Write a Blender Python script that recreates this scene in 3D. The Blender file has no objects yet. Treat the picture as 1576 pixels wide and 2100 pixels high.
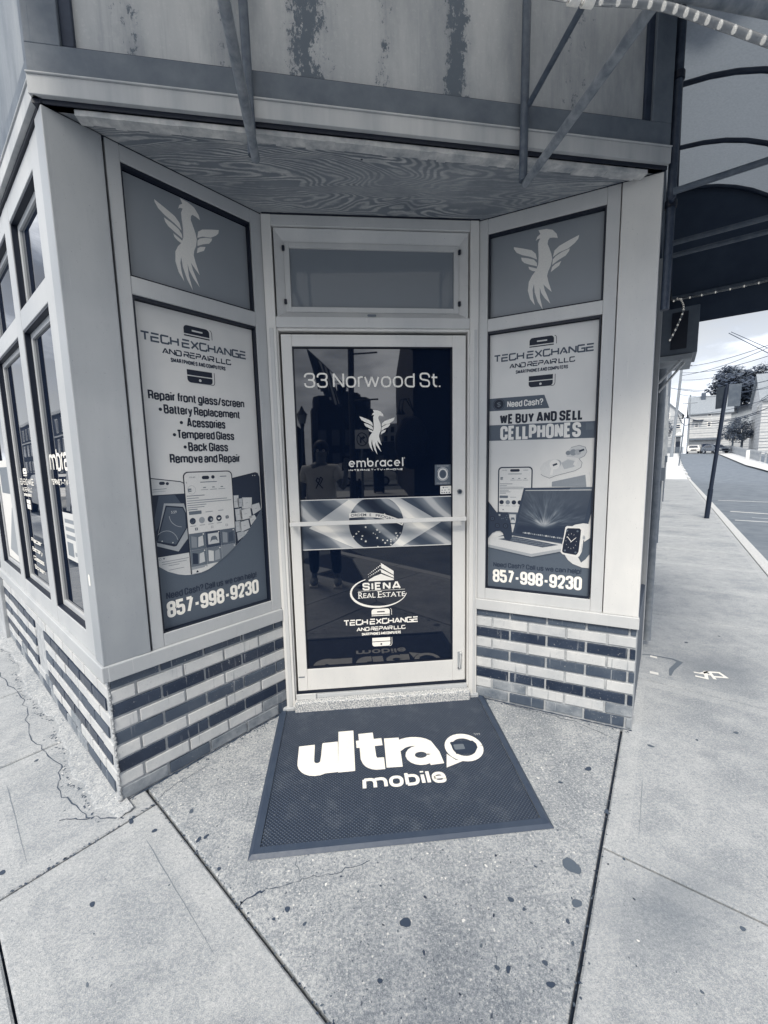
import bpy, bmesh, math, random
from mathutils import Vector, Matrix, geometry
import numpy as np
R = math.radians
random.seed(7)
S = bpy.context.scene
COL = S.collection

# ------------------------------------------------------------------ camera
cd = bpy.data.cameras.new('camera'); cam = bpy.data.objects.new('camera', cd); COL.objects.link(cam)
cd.sensor_fit = 'VERTICAL'; cd.sensor_height = 36; cd.lens = 823.7/2100*36
cd.clip_start = .02; cd.clip_end = 2000
yaw, pit, rol = .089, -.122, -.0216
F = Vector((math.sin(yaw)*math.cos(pit), math.cos(yaw)*math.cos(pit), math.sin(pit)))
R0 = Vector((math.cos(yaw), -math.sin(yaw), 0)); U0 = R0.cross(F)
RR = math.cos(rol)*R0+math.sin(rol)*U0; UU = -math.sin(rol)*R0+math.cos(rol)*U0
cam.matrix_world = Matrix(((RR.x, UU.x, -F.x, -.1014), (RR.y, UU.y, -F.y, -2.3171), (RR.z, UU.z, -F.z, 1.4717), (0, 0, 0, 1)))
S.camera = cam

# ------------------------------------------------------------------ light
SUN_EL, SUN_AZ = 50, 205       # azimuth clockwise from +Y: behind the camera, to the left
S.view_settings.view_transform = 'Standard'; S.view_settings.look = 'None'
S.view_settings.gamma = 1; S.view_settings.use_curve_mapping = False
S.view_settings.exposure = .04
w = bpy.data.worlds.new('World'); S.world = w; w.use_nodes = True
nt = w.node_tree; nt.nodes.clear(); N = nt.nodes; Lk = nt.links
def nn(t, **k):
    n = N.new(t)
    for a, b in k.items(): setattr(n, a, b)
    return n
out = nn('ShaderNodeOutputWorld'); bg = nn('ShaderNodeBackground'); bg.inputs[1].default_value = .12
sky = nn('ShaderNodeTexSky', sky_type='NISHITA', sun_disc=False, sun_elevation=R(SUN_EL), sun_rotation=R(SUN_AZ))
hs = nn('ShaderNodeHueSaturation'); hs.inputs['Saturation'].default_value = .28
tc = nn('ShaderNodeTexCoord'); mp = nn('ShaderNodeMapping'); mp.inputs['Scale'].default_value = (1, 1, 2.6)
no = nn('ShaderNodeTexNoise'); no.inputs['Scale'].default_value = 2.4; no.inputs['Detail'].default_value = 9; no.inputs['Roughness'].default_value = .58
no.inputs['Distortion'].default_value = .25
cr = nn('ShaderNodeValToRGB'); cr.color_ramp.elements[0].position = .36; cr.color_ramp.elements[1].position = .58
cc = nn('ShaderNodeValToRGB'); cc.color_ramp.elements[0].position = .43; cc.color_ramp.elements[1].position = .62
cc.color_ramp.elements[0].color = (4.2, 5.0, 6.4, 1); cc.color_ramp.elements[1].color = (19.6, 20.2, 21.2, 1)
mx = nn('ShaderNodeMix', data_type='RGBA')
Lk.new(tc.outputs['Generated'], mp.inputs[0]); Lk.new(mp.outputs[0], no.inputs['Vector'])
Lk.new(no.outputs['Fac'], cr.inputs[0]); Lk.new(no.outputs['Fac'], cc.inputs[0])
Lk.new(sky.outputs[0], hs.inputs['Color']); Lk.new(cr.outputs[0], mx.inputs[0])
Lk.new(hs.outputs[0], mx.inputs[6]); Lk.new(cc.outputs[0], mx.inputs[7])
sx = nn('ShaderNodeSeparateXYZ'); hz = nn('ShaderNodeMapRange'); hz.inputs[1].default_value = 0; hz.inputs[2].default_value = .32; hz.inputs[3].default_value = .25; hz.inputs[4].default_value = 0
Lk.new(tc.outputs['Generated'], sx.inputs[0]); Lk.new(sx.outputs[2], hz.inputs[0]); mh = nn('ShaderNodeMix', data_type='RGBA'); mh.inputs[7].default_value = (19.5, 19.8, 20.4, 1)
Lk.new(hz.outputs[0], mh.inputs[0]); Lk.new(mx.outputs[2], mh.inputs[6]); Lk.new(mh.outputs[2], bg.inputs[0]); Lk.new(bg.outputs[0], out.inputs[0])
sd = bpy.data.lights.new('sun', 'SUN'); sd.energy = 3.6; sd.angle = R(20); sd.color = (1, .935, .82)
so = bpy.data.objects.new('sun', sd); COL.objects.link(so)
sv = Vector((math.sin(R(SUN_AZ))*math.cos(R(SUN_EL)), math.cos(R(SUN_AZ))*math.cos(R(SUN_EL)), math.sin(R(SUN_EL))))
so.rotation_euler = sv.to_track_quat('Z', 'Y').to_euler(); so.location = sv*30

# ------------------------------------------------------------------ materials
TB = [(.0, (.0020, .0055, .017)), (.02, (.008, .017, .040)), (.05, (.030, .046, .079)), (.12, (.095, .119, .152)), (.23, (.208, .233, .264)),
      (.45, (.438, .454, .472)), (.7, (.71, .70, .68)), (.9, (.94, .905, .835))]
def tone(v):
    for (a, ca), (b, cb) in zip(TB, TB[1:]):
        if v <= b:
            k = max(0, (v-a)/(b-a)); return tuple(x+(y-x)*k for x, y in zip(ca, cb))+(1,)
    return TB[-1][1]+(1,)
class Mat:
    def __init__(s, name, col=.4, rough=.6, metal=0, spec=.5, ior=None):
        s.m = bpy.data.materials.new(name); s.m.use_nodes = True; s.t = s.m.node_tree; s.n = s.t.nodes
        s.b = s.n['Principled BSDF']; s.b.inputs['Base Color'].default_value = tone(col) if not isinstance(col, tuple) else col
        s.b.inputs['Roughness'].default_value = rough; s.b.inputs['Metallic'].default_value = metal
        s.b.inputs['Specular IOR Level'].default_value = spec
        if ior: s.b.inputs['IOR'].default_value = ior
        s.tc = s.n.new('ShaderNodeTexCoord')
        s.col = None; s.h = None
    def link(s, a, b): s.t.links.new(a, b)
    def vec(s, scale=(1, 1, 1), rot=(0, 0, 0), loc=(0, 0, 0)):
        m = s.n.new('ShaderNodeMapping'); m.inputs['Scale'].default_value = scale; m.inputs['Rotation'].default_value = rot; m.inputs['Location'].default_value = loc
        s.link(s.tc.outputs['Object'], m.inputs[0]); return m.outputs[0]
    def noise(s, sc, det=4, ro=.55, v=None, dist=0):
        n = s.n.new('ShaderNodeTexNoise'); n.inputs['Scale'].default_value = sc; n.inputs['Detail'].default_value = det
        n.inputs['Roughness'].default_value = ro; n.inputs['Distortion'].default_value = dist
        s.link(v if v is not None else s.tc.outputs['Object'], n.inputs['Vector']); return n.outputs['Fac']
    def voro(s, sc, v=None, feat='F1', out='Distance', rnd=1):
        n = s.n.new('ShaderNodeTexVoronoi'); n.feature = feat; n.voronoi_dimensions = '2D' if rnd == 0 else '3D'; n.inputs['Scale'].default_value = sc; n.inputs['Randomness'].default_value = rnd
        s.link(v if v is not None else s.tc.outputs['Object'], n.inputs['Vector']); return n.outputs[out]
    def ramp(s, f, *st):
        r = s.n.new('ShaderNodeValToRGB'); e = r.color_ramp.elements
        while len(e) < len(st): e.new(.5)
        for q, (p, c) in zip(e, st): q.position = p; q.color = c if isinstance(c, tuple) else tone(c)
        s.link(f, r.inputs[0]); return r.outputs[0]
    def bw(s, f, a, b, inv=False):
        m = s.n.new('ShaderNodeMapRange'); m.inputs[1].default_value = a; m.inputs[2].default_value = b
        if inv: m.inputs[3].default_value = 1; m.inputs[4].default_value = 0
        s.link(f, m.inputs[0]); return m.outputs[0]
    def mul(s, a, b, op='MULTIPLY'):
        m = s.n.new('ShaderNodeMath'); m.operation = op
        for i, x in enumerate((a, b)):
            if isinstance(x, (int, float)): m.inputs[i].default_value = x
            else: s.link(x, m.inputs[i])
        return m.outputs[0]
    def mix(s, f, a, b, mode='MIX'):
        m = s.n.new('ShaderNodeMix'); m.data_type = 'RGBA'; m.blend_type = mode
        for i, x in ((0, f), (6, a), (7, b)):
            if isinstance(x, (int, float)): m.inputs[i].default_value = x if i == 0 else tone(x)
            elif isinstance(x, tuple): m.inputs[i].default_value = x
            else: s.link(x, m.inputs[i])
        return m.outputs[2]
    def color(s, c): s.link(c, s.b.inputs['Base Color']); return s
    def bump(s, h, st=.3, d=.01):
        b = s.n.new('ShaderNodeBump'); b.inputs['Strength'].default_value = st; b.inputs['Distance'].default_value = d
        s.link(h, b.inputs['Height']); s.link(b.outputs[0], s.b.inputs['Normal']); return s
    def rough(s, f, a, b):
        m = s.n.new('ShaderNodeMapRange'); m.inputs[3].default_value = a; m.inputs[4].default_value = b
        s.link(f, m.inputs[0]); s.link(m.outputs[0], s.b.inputs['Roughness']); return s
_c = {}
def M(key, col=None, rough=.6, **k):
    if key in _c: return _c[key]
    m = Mat(key, col, rough, **k); _c[key] = m.m; return m.m
def flat(v, rough=.55, spec=.4):
    key = 'print_%03d_%02d' % (round(v*1000), round(rough*100))
    if key not in _c:
        m = Mat(key, v, rough, spec=spec)
        f = m.noise(260, 2); m.color(m.mix(m.bw(f, .3, .7), v*.93, min(.9, v*1.06))); _c[key] = m.m
    return _c[key]
def varied(key, a, b, sc=6, rough=.6, bump=0, bsc=60, spec=.5, streak=False, metal=0, det=5, lo=.3, hi=.7):
    if key in _c: return _c[key]
    m = Mat(key, a, rough, spec=spec, metal=metal)
    v = m.vec((1, 1, .12)) if streak else None
    f = m.noise(sc, det, .6, v); m.color(m.mix(m.bw(f, lo, hi), a, b))
    if bump: m.bump(m.noise(bsc, 4), bump, .004)
    m.rough(m.noise(sc*3, 3), rough-.08, rough+.1)
    _c[key] = m.m; return m.m
def alum(key, a=.42, b=.52):
    if key in _c: return _c[key]
    m = Mat(key, a, .42, spec=.5)
    f1 = m.noise(3.2, 6, .6, m.vec((1, 1, .25))); f2 = m.noise(55, 5, .7, m.vec((1, 1, .2)))
    c = m.mix(m.bw(f1, .3, .7), a, b); c = m.mix(m.mul(m.bw(m.noise(1.3, 5, .6), .48, .70), .30), c, a*.72); c = m.mix(m.mul(m.bw(f2, .60, .75), .22), c, a*.7)
    scr = m.noise(70, 2, .5, m.vec((1, 1, .03), (0, .12, 0))); c = m.mix(m.mul(m.bw(scr, .73, .78), .35), c, min(.85, b*1.35))
    sp = m.bw(m.noise(190, 2), .70, .76); c = m.mix(m.mul(sp, .6), c, .1)
    m.color(c); m.rough(f1, .34, .55); m.bump(f2, .08, .002); _c[key] = m.m; return m.m
def glassy(key, col, ior=1.5, tintlight=None):
    if key in _c: return _c[key]
    m = Mat(key, col, .015, spec=.5, ior=ior); f = m.noise(1.6, 2)
    m.bump(f, .03, .02); _c[key] = m.m; return m.m
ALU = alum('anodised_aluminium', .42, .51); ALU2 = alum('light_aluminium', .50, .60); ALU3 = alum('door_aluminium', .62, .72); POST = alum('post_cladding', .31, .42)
GASK = M('black_gasket', .004, .5)
def peeling(key, lo, hi, streaks):
    m = Mat(key, .3, .75)
    a = m.noise(5, 6, .6, m.vec((1, 1, .18))); b = m.noise(70, 5, .7)
    col = m.mix(m.bw(a, .3, .72), lo, hi); col = m.mix(m.mul(m.bw(b, .55, .8), .5), col, hi*1.2)
    col = m.mix(m.mul(m.bw(m.noise(2.6, 6, .7, m.vec((1, 1, .3))), .48, .68), .6), col, lo*.55)
    sp = m.n.new('ShaderNodeSeparateXYZ'); m.link(m.tc.outputs['Object'], sp.inputs[0]); wob = m.mul(m.mul(m.noise(5, 3), .5, 'SUBTRACT'), .16)
    x = m.mul(sp.outputs[0], wob, 'ADD'); st = None
    for x0, w_, k in streaks:      # flaked paint in vertical runs below old fixings
        g = m.mul(m.bw(m.mul(m.mul(x, x0, 'SUBTRACT'), 0, 'ABSOLUTE'), 0, w_, True), k); st = g if st is None else m.mul(st, g, 'MAXIMUM')
    rn = m.noise(38, 5, .7, m.vec((1, 1, .04))); col = m.mix(m.mul(m.mul(m.bw(rn, .42, .62), st), .55), col, lo*.5); col = m.mix(m.mul(m.mul(st, m.bw(m.noise(9, 7, .8), .40, .62)), .55), col, lo*.52)
    col = m.mix(m.mul(m.bw(m.noise(30, 5, .7, m.vec((1, 1, .03))), .55, .72), .35), col, lo*.6)
    fl = m.noise(30, 9, .80, m.vec((1, 1, .55)))
    col = m.mix(m.bw(m.mul(fl, m.mul(st, .30), 'ADD'), .66, .69), col, .12)
    s2 = m.noise(58, 6, .8); col = m.mix(m.mul(m.bw(m.mul(s2, m.mul(st, .12), 'ADD'), .70, .74), .8), col, .15)
    m.color(col); m.bump(b, .2, .003); return m.m
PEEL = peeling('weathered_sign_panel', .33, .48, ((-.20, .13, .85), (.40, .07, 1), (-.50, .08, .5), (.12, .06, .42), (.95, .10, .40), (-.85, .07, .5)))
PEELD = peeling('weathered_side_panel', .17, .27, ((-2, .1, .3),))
DARKFR = varied('dark_painted_frame', .10, .155, 9, .6, .15, streak=False)
CREAM = varied('pale_drip_edge', .36, .54, 7, .6, .2, streak=True)
CHALK = varied('chalky_trim', .30, .66, 14, .8, .5, 40)
def plywood():
    m = Mat('plywood', .2, .7)
    v = m.vec((.55, 2.6, 1), (0, 0, .12)); d = m.noise(1.5, 2.5, .45, v, .6)
    sn = m.mul(m.mul(m.mul(d, 290), m.mul(m.noise(9, 5, .7), 7), 'ADD'), 0, 'SINE'); g = m.bw(sn, -.5, .8); lp = m.noise(4, 6, .7, m.vec((.7, 2, 1), loc=(1, 7, 0))); c = m.mix(m.mul(g, m.bw(lp, .68, .36)), .17, .60)
    big = m.noise(1.1, 2, .5, m.vec((.5, 2.2, 1), loc=(4, 2, 0))); c = m.mix(m.mul(m.bw(big, .45, .7),   .7), c, .40); f = m.noise(26, 5, .7, m.vec((1, 5, 1), (0, 0, .12)))
    c = m.mix(m.mul(m.bw(f, .45, .7), .6), c, .2); bl = m.noise(3, 4)
    c = m.mix(m.mul(m.bw(bl, .5, .7), .55), c, .14)
    k = m.bw(m.voro(6.5), .03, .055, True); c = m.mix(k, c, .01)
    m.color(c); m.bump(g, .25, .003); return m.m
PLY = plywood()
def concrete(key, a, b, chips=False, dark=.5):
    m = Mat(key, a, .88, spec=.25)
    big = m.noise(1.5, 4, .6); mid = m.noise(11, 6, .7); fine = m.noise(330, 3, .8); med = m.noise(95, 5, .85); sm = m.noise(34, 6, .8, m.vec(loc=(3, 5, 1)))
    c = m.mix(m.bw(mid, .28, .72), a, b)
    c = m.mix(m.mul(m.bw(big, .5, .68), dark), c, a*.68); c = m.mix(m.mul(m.bw(m.noise(4.5, 5, .7), .52, .66), .4), c, a*.72)
    c = m.mix(m.mul(m.bw(med, .50, .66), .85 if chips else .55), c, a*.52)
    c = m.mix(m.mul(m.bw(med, .50, .36), .75 if chips else .5), c, min(.85, b*1.35))
    c = m.mix(m.mul(m.bw(fine, .52, .66), .6), c, a*.55); c = m.mix(m.mul(m.bw(fine, .48, .34), .5), c, min(.85, b*1.3))
    c = m.mix(m.mul(m.bw(sm, .54, .68), .55 if chips else .3), c, a*.66); c = m.mix(m.mul(m.bw(sm, .44, .32), .5 if chips else .25), c, min(.8, b*1.25))
    sets = ((62, .17, .75, (0, 0, 0), .82), (40, .13, .05, (3, 1, 0), .86), (90, .17, .05, (7, 3, 0), .80), (24, .075, .045, (5, 9, 0), .86), (110, .2, .6, (2, 2, 0), .8)) if chips else ((30, .055, .07, (2, 2, 0), .90), (70, .12, .10, (1, 4, 0), .88))
    for sc, th, tn, lo, rare in sets:
        v = m.vec((1, 1, 1), loc=lo); d = m.n.new('ShaderNodeVectorMath'); d.operation = 'ADD'
        nz = m.n.new('ShaderNodeTexNoise'); nz.inputs['Scale'].default_value = sc*1.5; m.link(v, nz.inputs['Vector'])
        sc2 = m.n.new('ShaderNodeVectorMath'); sc2.operation = 'SCALE'; sc2.inputs['Scale'].default_value = .6/sc
        m.link(nz.outputs['Color'], sc2.inputs[0]); m.link(v, d.inputs[0]); m.link(sc2.outputs[0], d.inputs[1])
        vo = m.n.new('ShaderNodeTexVoronoi'); vo.inputs['Scale'].default_value = sc; m.link(d.outputs[0], vo.inputs['Vector'])
        sep = m.n.new('ShaderNodeSeparateColor'); m.link(vo.outputs['Color'], sep.inputs[0])
        c = m.mix(m.mul(m.mul(m.bw(vo.outputs['Distance'], th*.7, th*1.5, True), m.bw(sep.outputs[0], rare-.02, rare+.02)), .8), c, tn)
    if not chips:      # soft darker patch on the corner slab and a smaller one up the street
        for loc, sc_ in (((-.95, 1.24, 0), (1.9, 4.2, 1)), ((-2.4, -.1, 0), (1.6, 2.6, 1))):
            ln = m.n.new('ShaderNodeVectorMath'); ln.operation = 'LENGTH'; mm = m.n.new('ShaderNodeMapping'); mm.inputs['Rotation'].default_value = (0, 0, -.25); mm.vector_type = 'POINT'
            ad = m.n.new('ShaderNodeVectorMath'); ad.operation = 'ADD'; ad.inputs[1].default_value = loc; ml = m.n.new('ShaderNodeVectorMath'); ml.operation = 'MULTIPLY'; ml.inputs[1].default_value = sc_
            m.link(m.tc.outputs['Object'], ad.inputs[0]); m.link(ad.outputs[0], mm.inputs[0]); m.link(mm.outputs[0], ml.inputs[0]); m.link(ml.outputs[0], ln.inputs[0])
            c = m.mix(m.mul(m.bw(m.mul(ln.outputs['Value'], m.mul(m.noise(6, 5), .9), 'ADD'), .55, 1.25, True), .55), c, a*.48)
    m.color(c); m.bump(m.mul(fine, m.mul(med, 1.2), 'ADD'), .6, .0035); _c[key] = m.m; return m.m
AGG = concrete('exposed_aggregate_concrete', .22, .46, True, .6)
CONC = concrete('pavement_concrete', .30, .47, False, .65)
CONCS = concrete('trowelled_concrete_edge', .35, .48, False, .4)
PATCH = concrete('lime_mortar_patch', .32, .48, True, .6)
FARC = varied('far_concrete', .5, .6, 3, .9)
ASPH = varied('asphalt', .13, .20, 2.5, .9, .4, 120)
DIRT = varied('dark_joint_dirt', .02, .06, 60, .95, .5, 200)
MORT = varied('mortar', .30, .48, 22, .9, .5, 90)
def brick(key, a, b, rough, dirty=0):
    m = Mat(key, a, rough, spec=.5); f = m.noise(9, 5, .6); c = m.mix(m.bw(f, .3, .7), a, b)
    st = m.noise(7, 6, .75); c = m.mix(m.mul(m.bw(st, .56, .72), .22+dirty), c, .24 if a > .2 else .08)
    pit = m.noise(85, 5, .8); c = m.mix(m.mul(m.bw(pit, .62, .70), .7), c, .22 if a > .2 else .15)
    s = m.noise(130, 3, .7); ar = m.noise(2.2, 3, .6); c = m.mix(m.mul(m.mul(m.bw(s, .66, .70), m.bw(ar, .42, .6)), .95), c, .66 if a < .2 else .12)
    dr = m.noise(60, 2, .5, m.vec((1, 1, .06))); c = m.mix(m.mul(m.bw(dr, .66, .72), .5), c, .45 if a < .2 else .18)
    m.color(c); m.bump(m.noise(50, 5, .7), .35, .003); m.rough(f, rough-.1, rough+.15); _c[key] = m.m; return m.m
BLV = [brick('cream_glazed_brick_%s' % n, a, b, r) for n, a, b, r in (('a', .46, .57, .45), ('b', .44, .55, .5), ('c', .48, .59, .42))]
BDV = [brick('navy_glazed_brick_%s' % n, a, b, r) for n, a, b, r in (('a', .022, .045, .35), ('b', .028, .052, .42), ('c', .018, .036, .32))]
BMV = [brick('slate_brick_%s' % n, a, b, r) for n, a, b, r in (('a', .06, .09, .45), ('b', .065, .10, .5), ('c', .055, .085, .4))]
BL, BD, BM = BLV[0], BDV[0], BMV[0]; BX = brick('grimy_brick', .12, .34, .8, .5)
BLs = BL

# ------------------------------------------------------------------ mesh helpers
def tag(o, label=None, cat=None, group=None, kind=None):
    if label: o['label'] = label
    if cat: o['category'] = cat
    if group: o['group'] = group
    if kind: o['kind'] = kind
    return o
def thing(name, loc, label, cat, group=None, kind=None):
    o = bpy.data.objects.new(name, None); o.empty_display_size = .1; COL.objects.link(o); o.location = loc
    return tag(o, label, cat, group, kind)
def origin_of(o):
    v = Vector((0, 0, 0))
    while o is not None: v += Vector(o.location); o = o.parent
    return v
def kids(o): return [c for c in bpy.data.objects if c.parent == o]
def copy_tree(o, parent=None):
    c = o.copy(); COL.objects.link(c); c.parent = parent
    for ch in kids(o): copy_tree(ch, c)
    return c
class MB:
    def __init__(s): s.v = []; s.f = []; s.m = []; s.mats = []; s.sm = []
    def mi(s, m):
        if m not in s.mats: s.mats.append(m)
        return s.mats.index(m)
    def face(s, pts, m, smooth=False):
        n = len(s.v); s.v += [tuple(p) for p in pts]; s.f.append(tuple(range(n, n+len(pts)))); s.m.append(s.mi(m)); s.sm.append(smooth)
    def raw(s, vs, fs, m, smooth=False):
        n = len(s.v); s.v += [tuple(p) for p in vs]; k = s.mi(m)
        for f in fs: s.f.append(tuple(n+i for i in f)); s.m.append(k); s.sm.append(smooth)
    def hexa(s, c, m):   # 8 corners: bottom 4 ccw, top 4 ccw
        s.raw(c, [(3, 2, 1, 0), (4, 5, 6, 7), (0, 1, 5, 4), (1, 2, 6, 5), (2, 3, 7, 6), (3, 0, 4, 7)], m)
    def box(s, x0, x1, y0, y1, z0, z1, m):
        s.hexa([(x0, y0, z0), (x1, y0, z0), (x1, y1, z0), (x0, y1, z0), (x0, y0, z1), (x1, y0, z1), (x1, y1, z1), (x0, y1, z1)], m)
    def wbox(s, fr, s0, s1, o0, o1, z0, z1, m):     # box in a wall's own frame
        P = lambda a, o, z: fr(a, o, z)
        s.hexa([P(s0, o1, z0), P(s1, o1, z0), P(s1, o0, z0), P(s0, o0, z0), P(s0, o1, z1), P(s1, o1, z1), P(s1, o0, z1), P(s0, o0, z1)], m)
    def prism(s, poly, z0, z1, m, mtop=None):
        n = len(poly); b = [(p[0], p[1], z0) for p in poly]; t = [(p[0], p[1], z1) for p in poly]
        s.raw(b+t, [(i, (i+1) % n, n+(i+1) % n, n+i) for i in range(n)], m)
        s.face(t, mtop or m); s.face(b[::-1], m)
    def tube(s, pts, r, m, n=8, cap=True, closed=False):
        pts = [Vector(p) for p in pts]; rs = r if isinstance(r, (list, tuple)) else [r]*len(pts)
        vs = []; up = None
        for i, p in enumerate(pts):
            d = (pts[min(i+1, len(pts)-1)]-pts[max(i-1, 0)]).normalized()
            if up is None: up = d.orthogonal().normalized()
            up = (up-d*up.dot(d)).normalized(); sd_ = d.cross(up)
            for k in range(n):
                a = 2*math.pi*k/n; vs.append(p+(up*math.cos(a)+sd_*math.sin(a))*rs[i])
        fs = [(i*n+k, i*n+(k+1) % n, (i+1)*n+(k+1) % n, (i+1)*n+k) for i in range(len(pts)-1) for k in range(n)]
        s.raw(vs, fs, m, True)
        if cap: s.face(vs[:n][::-1], m); s.face(vs[-n:], m)
    def lathe(s, c, prof, m, n=16):                    # prof: (radius, z)
        vs = []
        for r, z in prof:
            for k in range(n): a = 2*math.pi*k/n; vs.append((c[0]+r*math.cos(a), c[1]+r*math.sin(a), c[2]+z))
        fs = [(i*n+k, i*n+(k+1) % n, (i+1)*n+(k+1) % n, (i+1)*n+k) for i in range(len(prof)-1) for k in range(n)]
        s.raw(vs, fs, m, True); s.face(vs[:n][::-1], m); s.face(vs[-n:], m)
    def ball(s, c, r, m, nu=10, nv=7, sc=(1, 1, 1)):
        vs = []; fs = []
        for i in range(nv+1):
            t = math.pi*i/nv
            for k in range(nu):
                a = 2*math.pi*k/nu
                vs.append((c[0]+r*sc[0]*math.sin(t)*math.cos(a), c[1]+r*sc[1]*math.sin(t)*math.sin(a), c[2]+r*sc[2]*math.cos(t)))
        for i in range(nv):
            for k in range(nu): fs.append((i*nu+k, (i+1)*nu+k, (i+1)*nu+(k+1) % nu, i*nu+(k+1) % nu))
        s.raw(vs, fs, m, True)
    def build(s, name, parent=None, bevel=0, seg=2, **tags):
        o0 = origin_of(parent) if parent is not None else Vector((0, 0, 0))
        loc = Vector((0, 0, 0))
        if parent is None and s.v and tags.get('kind') != 'structure':
            a = np.array([tuple(v) for v in s.v]); loc = Vector((float(a[:, 0].mean()), float(a[:, 1].mean()), float(a[:, 2].min())))
            o0 = loc
        me = bpy.data.meshes.new(name); me.from_pydata([(v[0]-o0.x, v[1]-o0.y, v[2]-o0.z) for v in s.v], [], s.f)
        for m in s.mats: me.materials.append(m)
        me.polygons.foreach_set('material_index', s.m); me.polygons.foreach_set('use_smooth', s.sm); me.update()
        ob = bpy.data.objects.new(name, me); COL.objects.link(ob); ob.parent = parent; ob.location = loc
        if bevel:
            b = ob.modifiers.new('bevel', 'BEVEL'); b.width = bevel; b.segments = seg; b.limit_method = 'ANGLE'; b.angle_limit = R(40)
        return tag(ob, tags.get('label'), tags.get('cat'), tags.get('group'), tags.get('kind'))
def frame(a, d, z=0):      # wall frame: along d, outward normal to the camera side
    a = Vector((a[0], a[1], z)); d = Vector((d[0], d[1], 0)).normalized(); n = Vector((d.y, -d.x, 0))
    def f(s_, o, zz): p = a+d*s_+n*o; return (p.x, p.y, zz)
    f.n = n; f.d = d; f.a = a
    return f
LP, RP, XLP, XRP = (-1.1475, -.6004), (1.3925, -.4241), (-.5056, 0), (.6582, 0)
LW = frame(LP, (XLP[0]-LP[0], XLP[1]-LP[1])); RW = frame(XRP, (RP[0]-XRP[0], RP[1]-XRP[1]))
DW = frame((0, 0), (1, 0)); FA = frame(LP, (RP[0]-LP[0], RP[1]-LP[1]))
aL, aR = .7873, .8660
dLF = (-math.cos(aL), math.sin(aL)); dRF = (math.cos(aR), math.sin(aR))
RF = frame(RP, dRF)
_lf = frame(LP, dLF)
def LF(s_, o, z): return _lf(s_, -o, z)           # outward is to the left of its direction
LF.n = -_lf.n; LF.d = _lf.d; LF.a = _lf.a
LLW, LRW, LFA = .8789, .8480, 2.5461
H = 2.769

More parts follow.
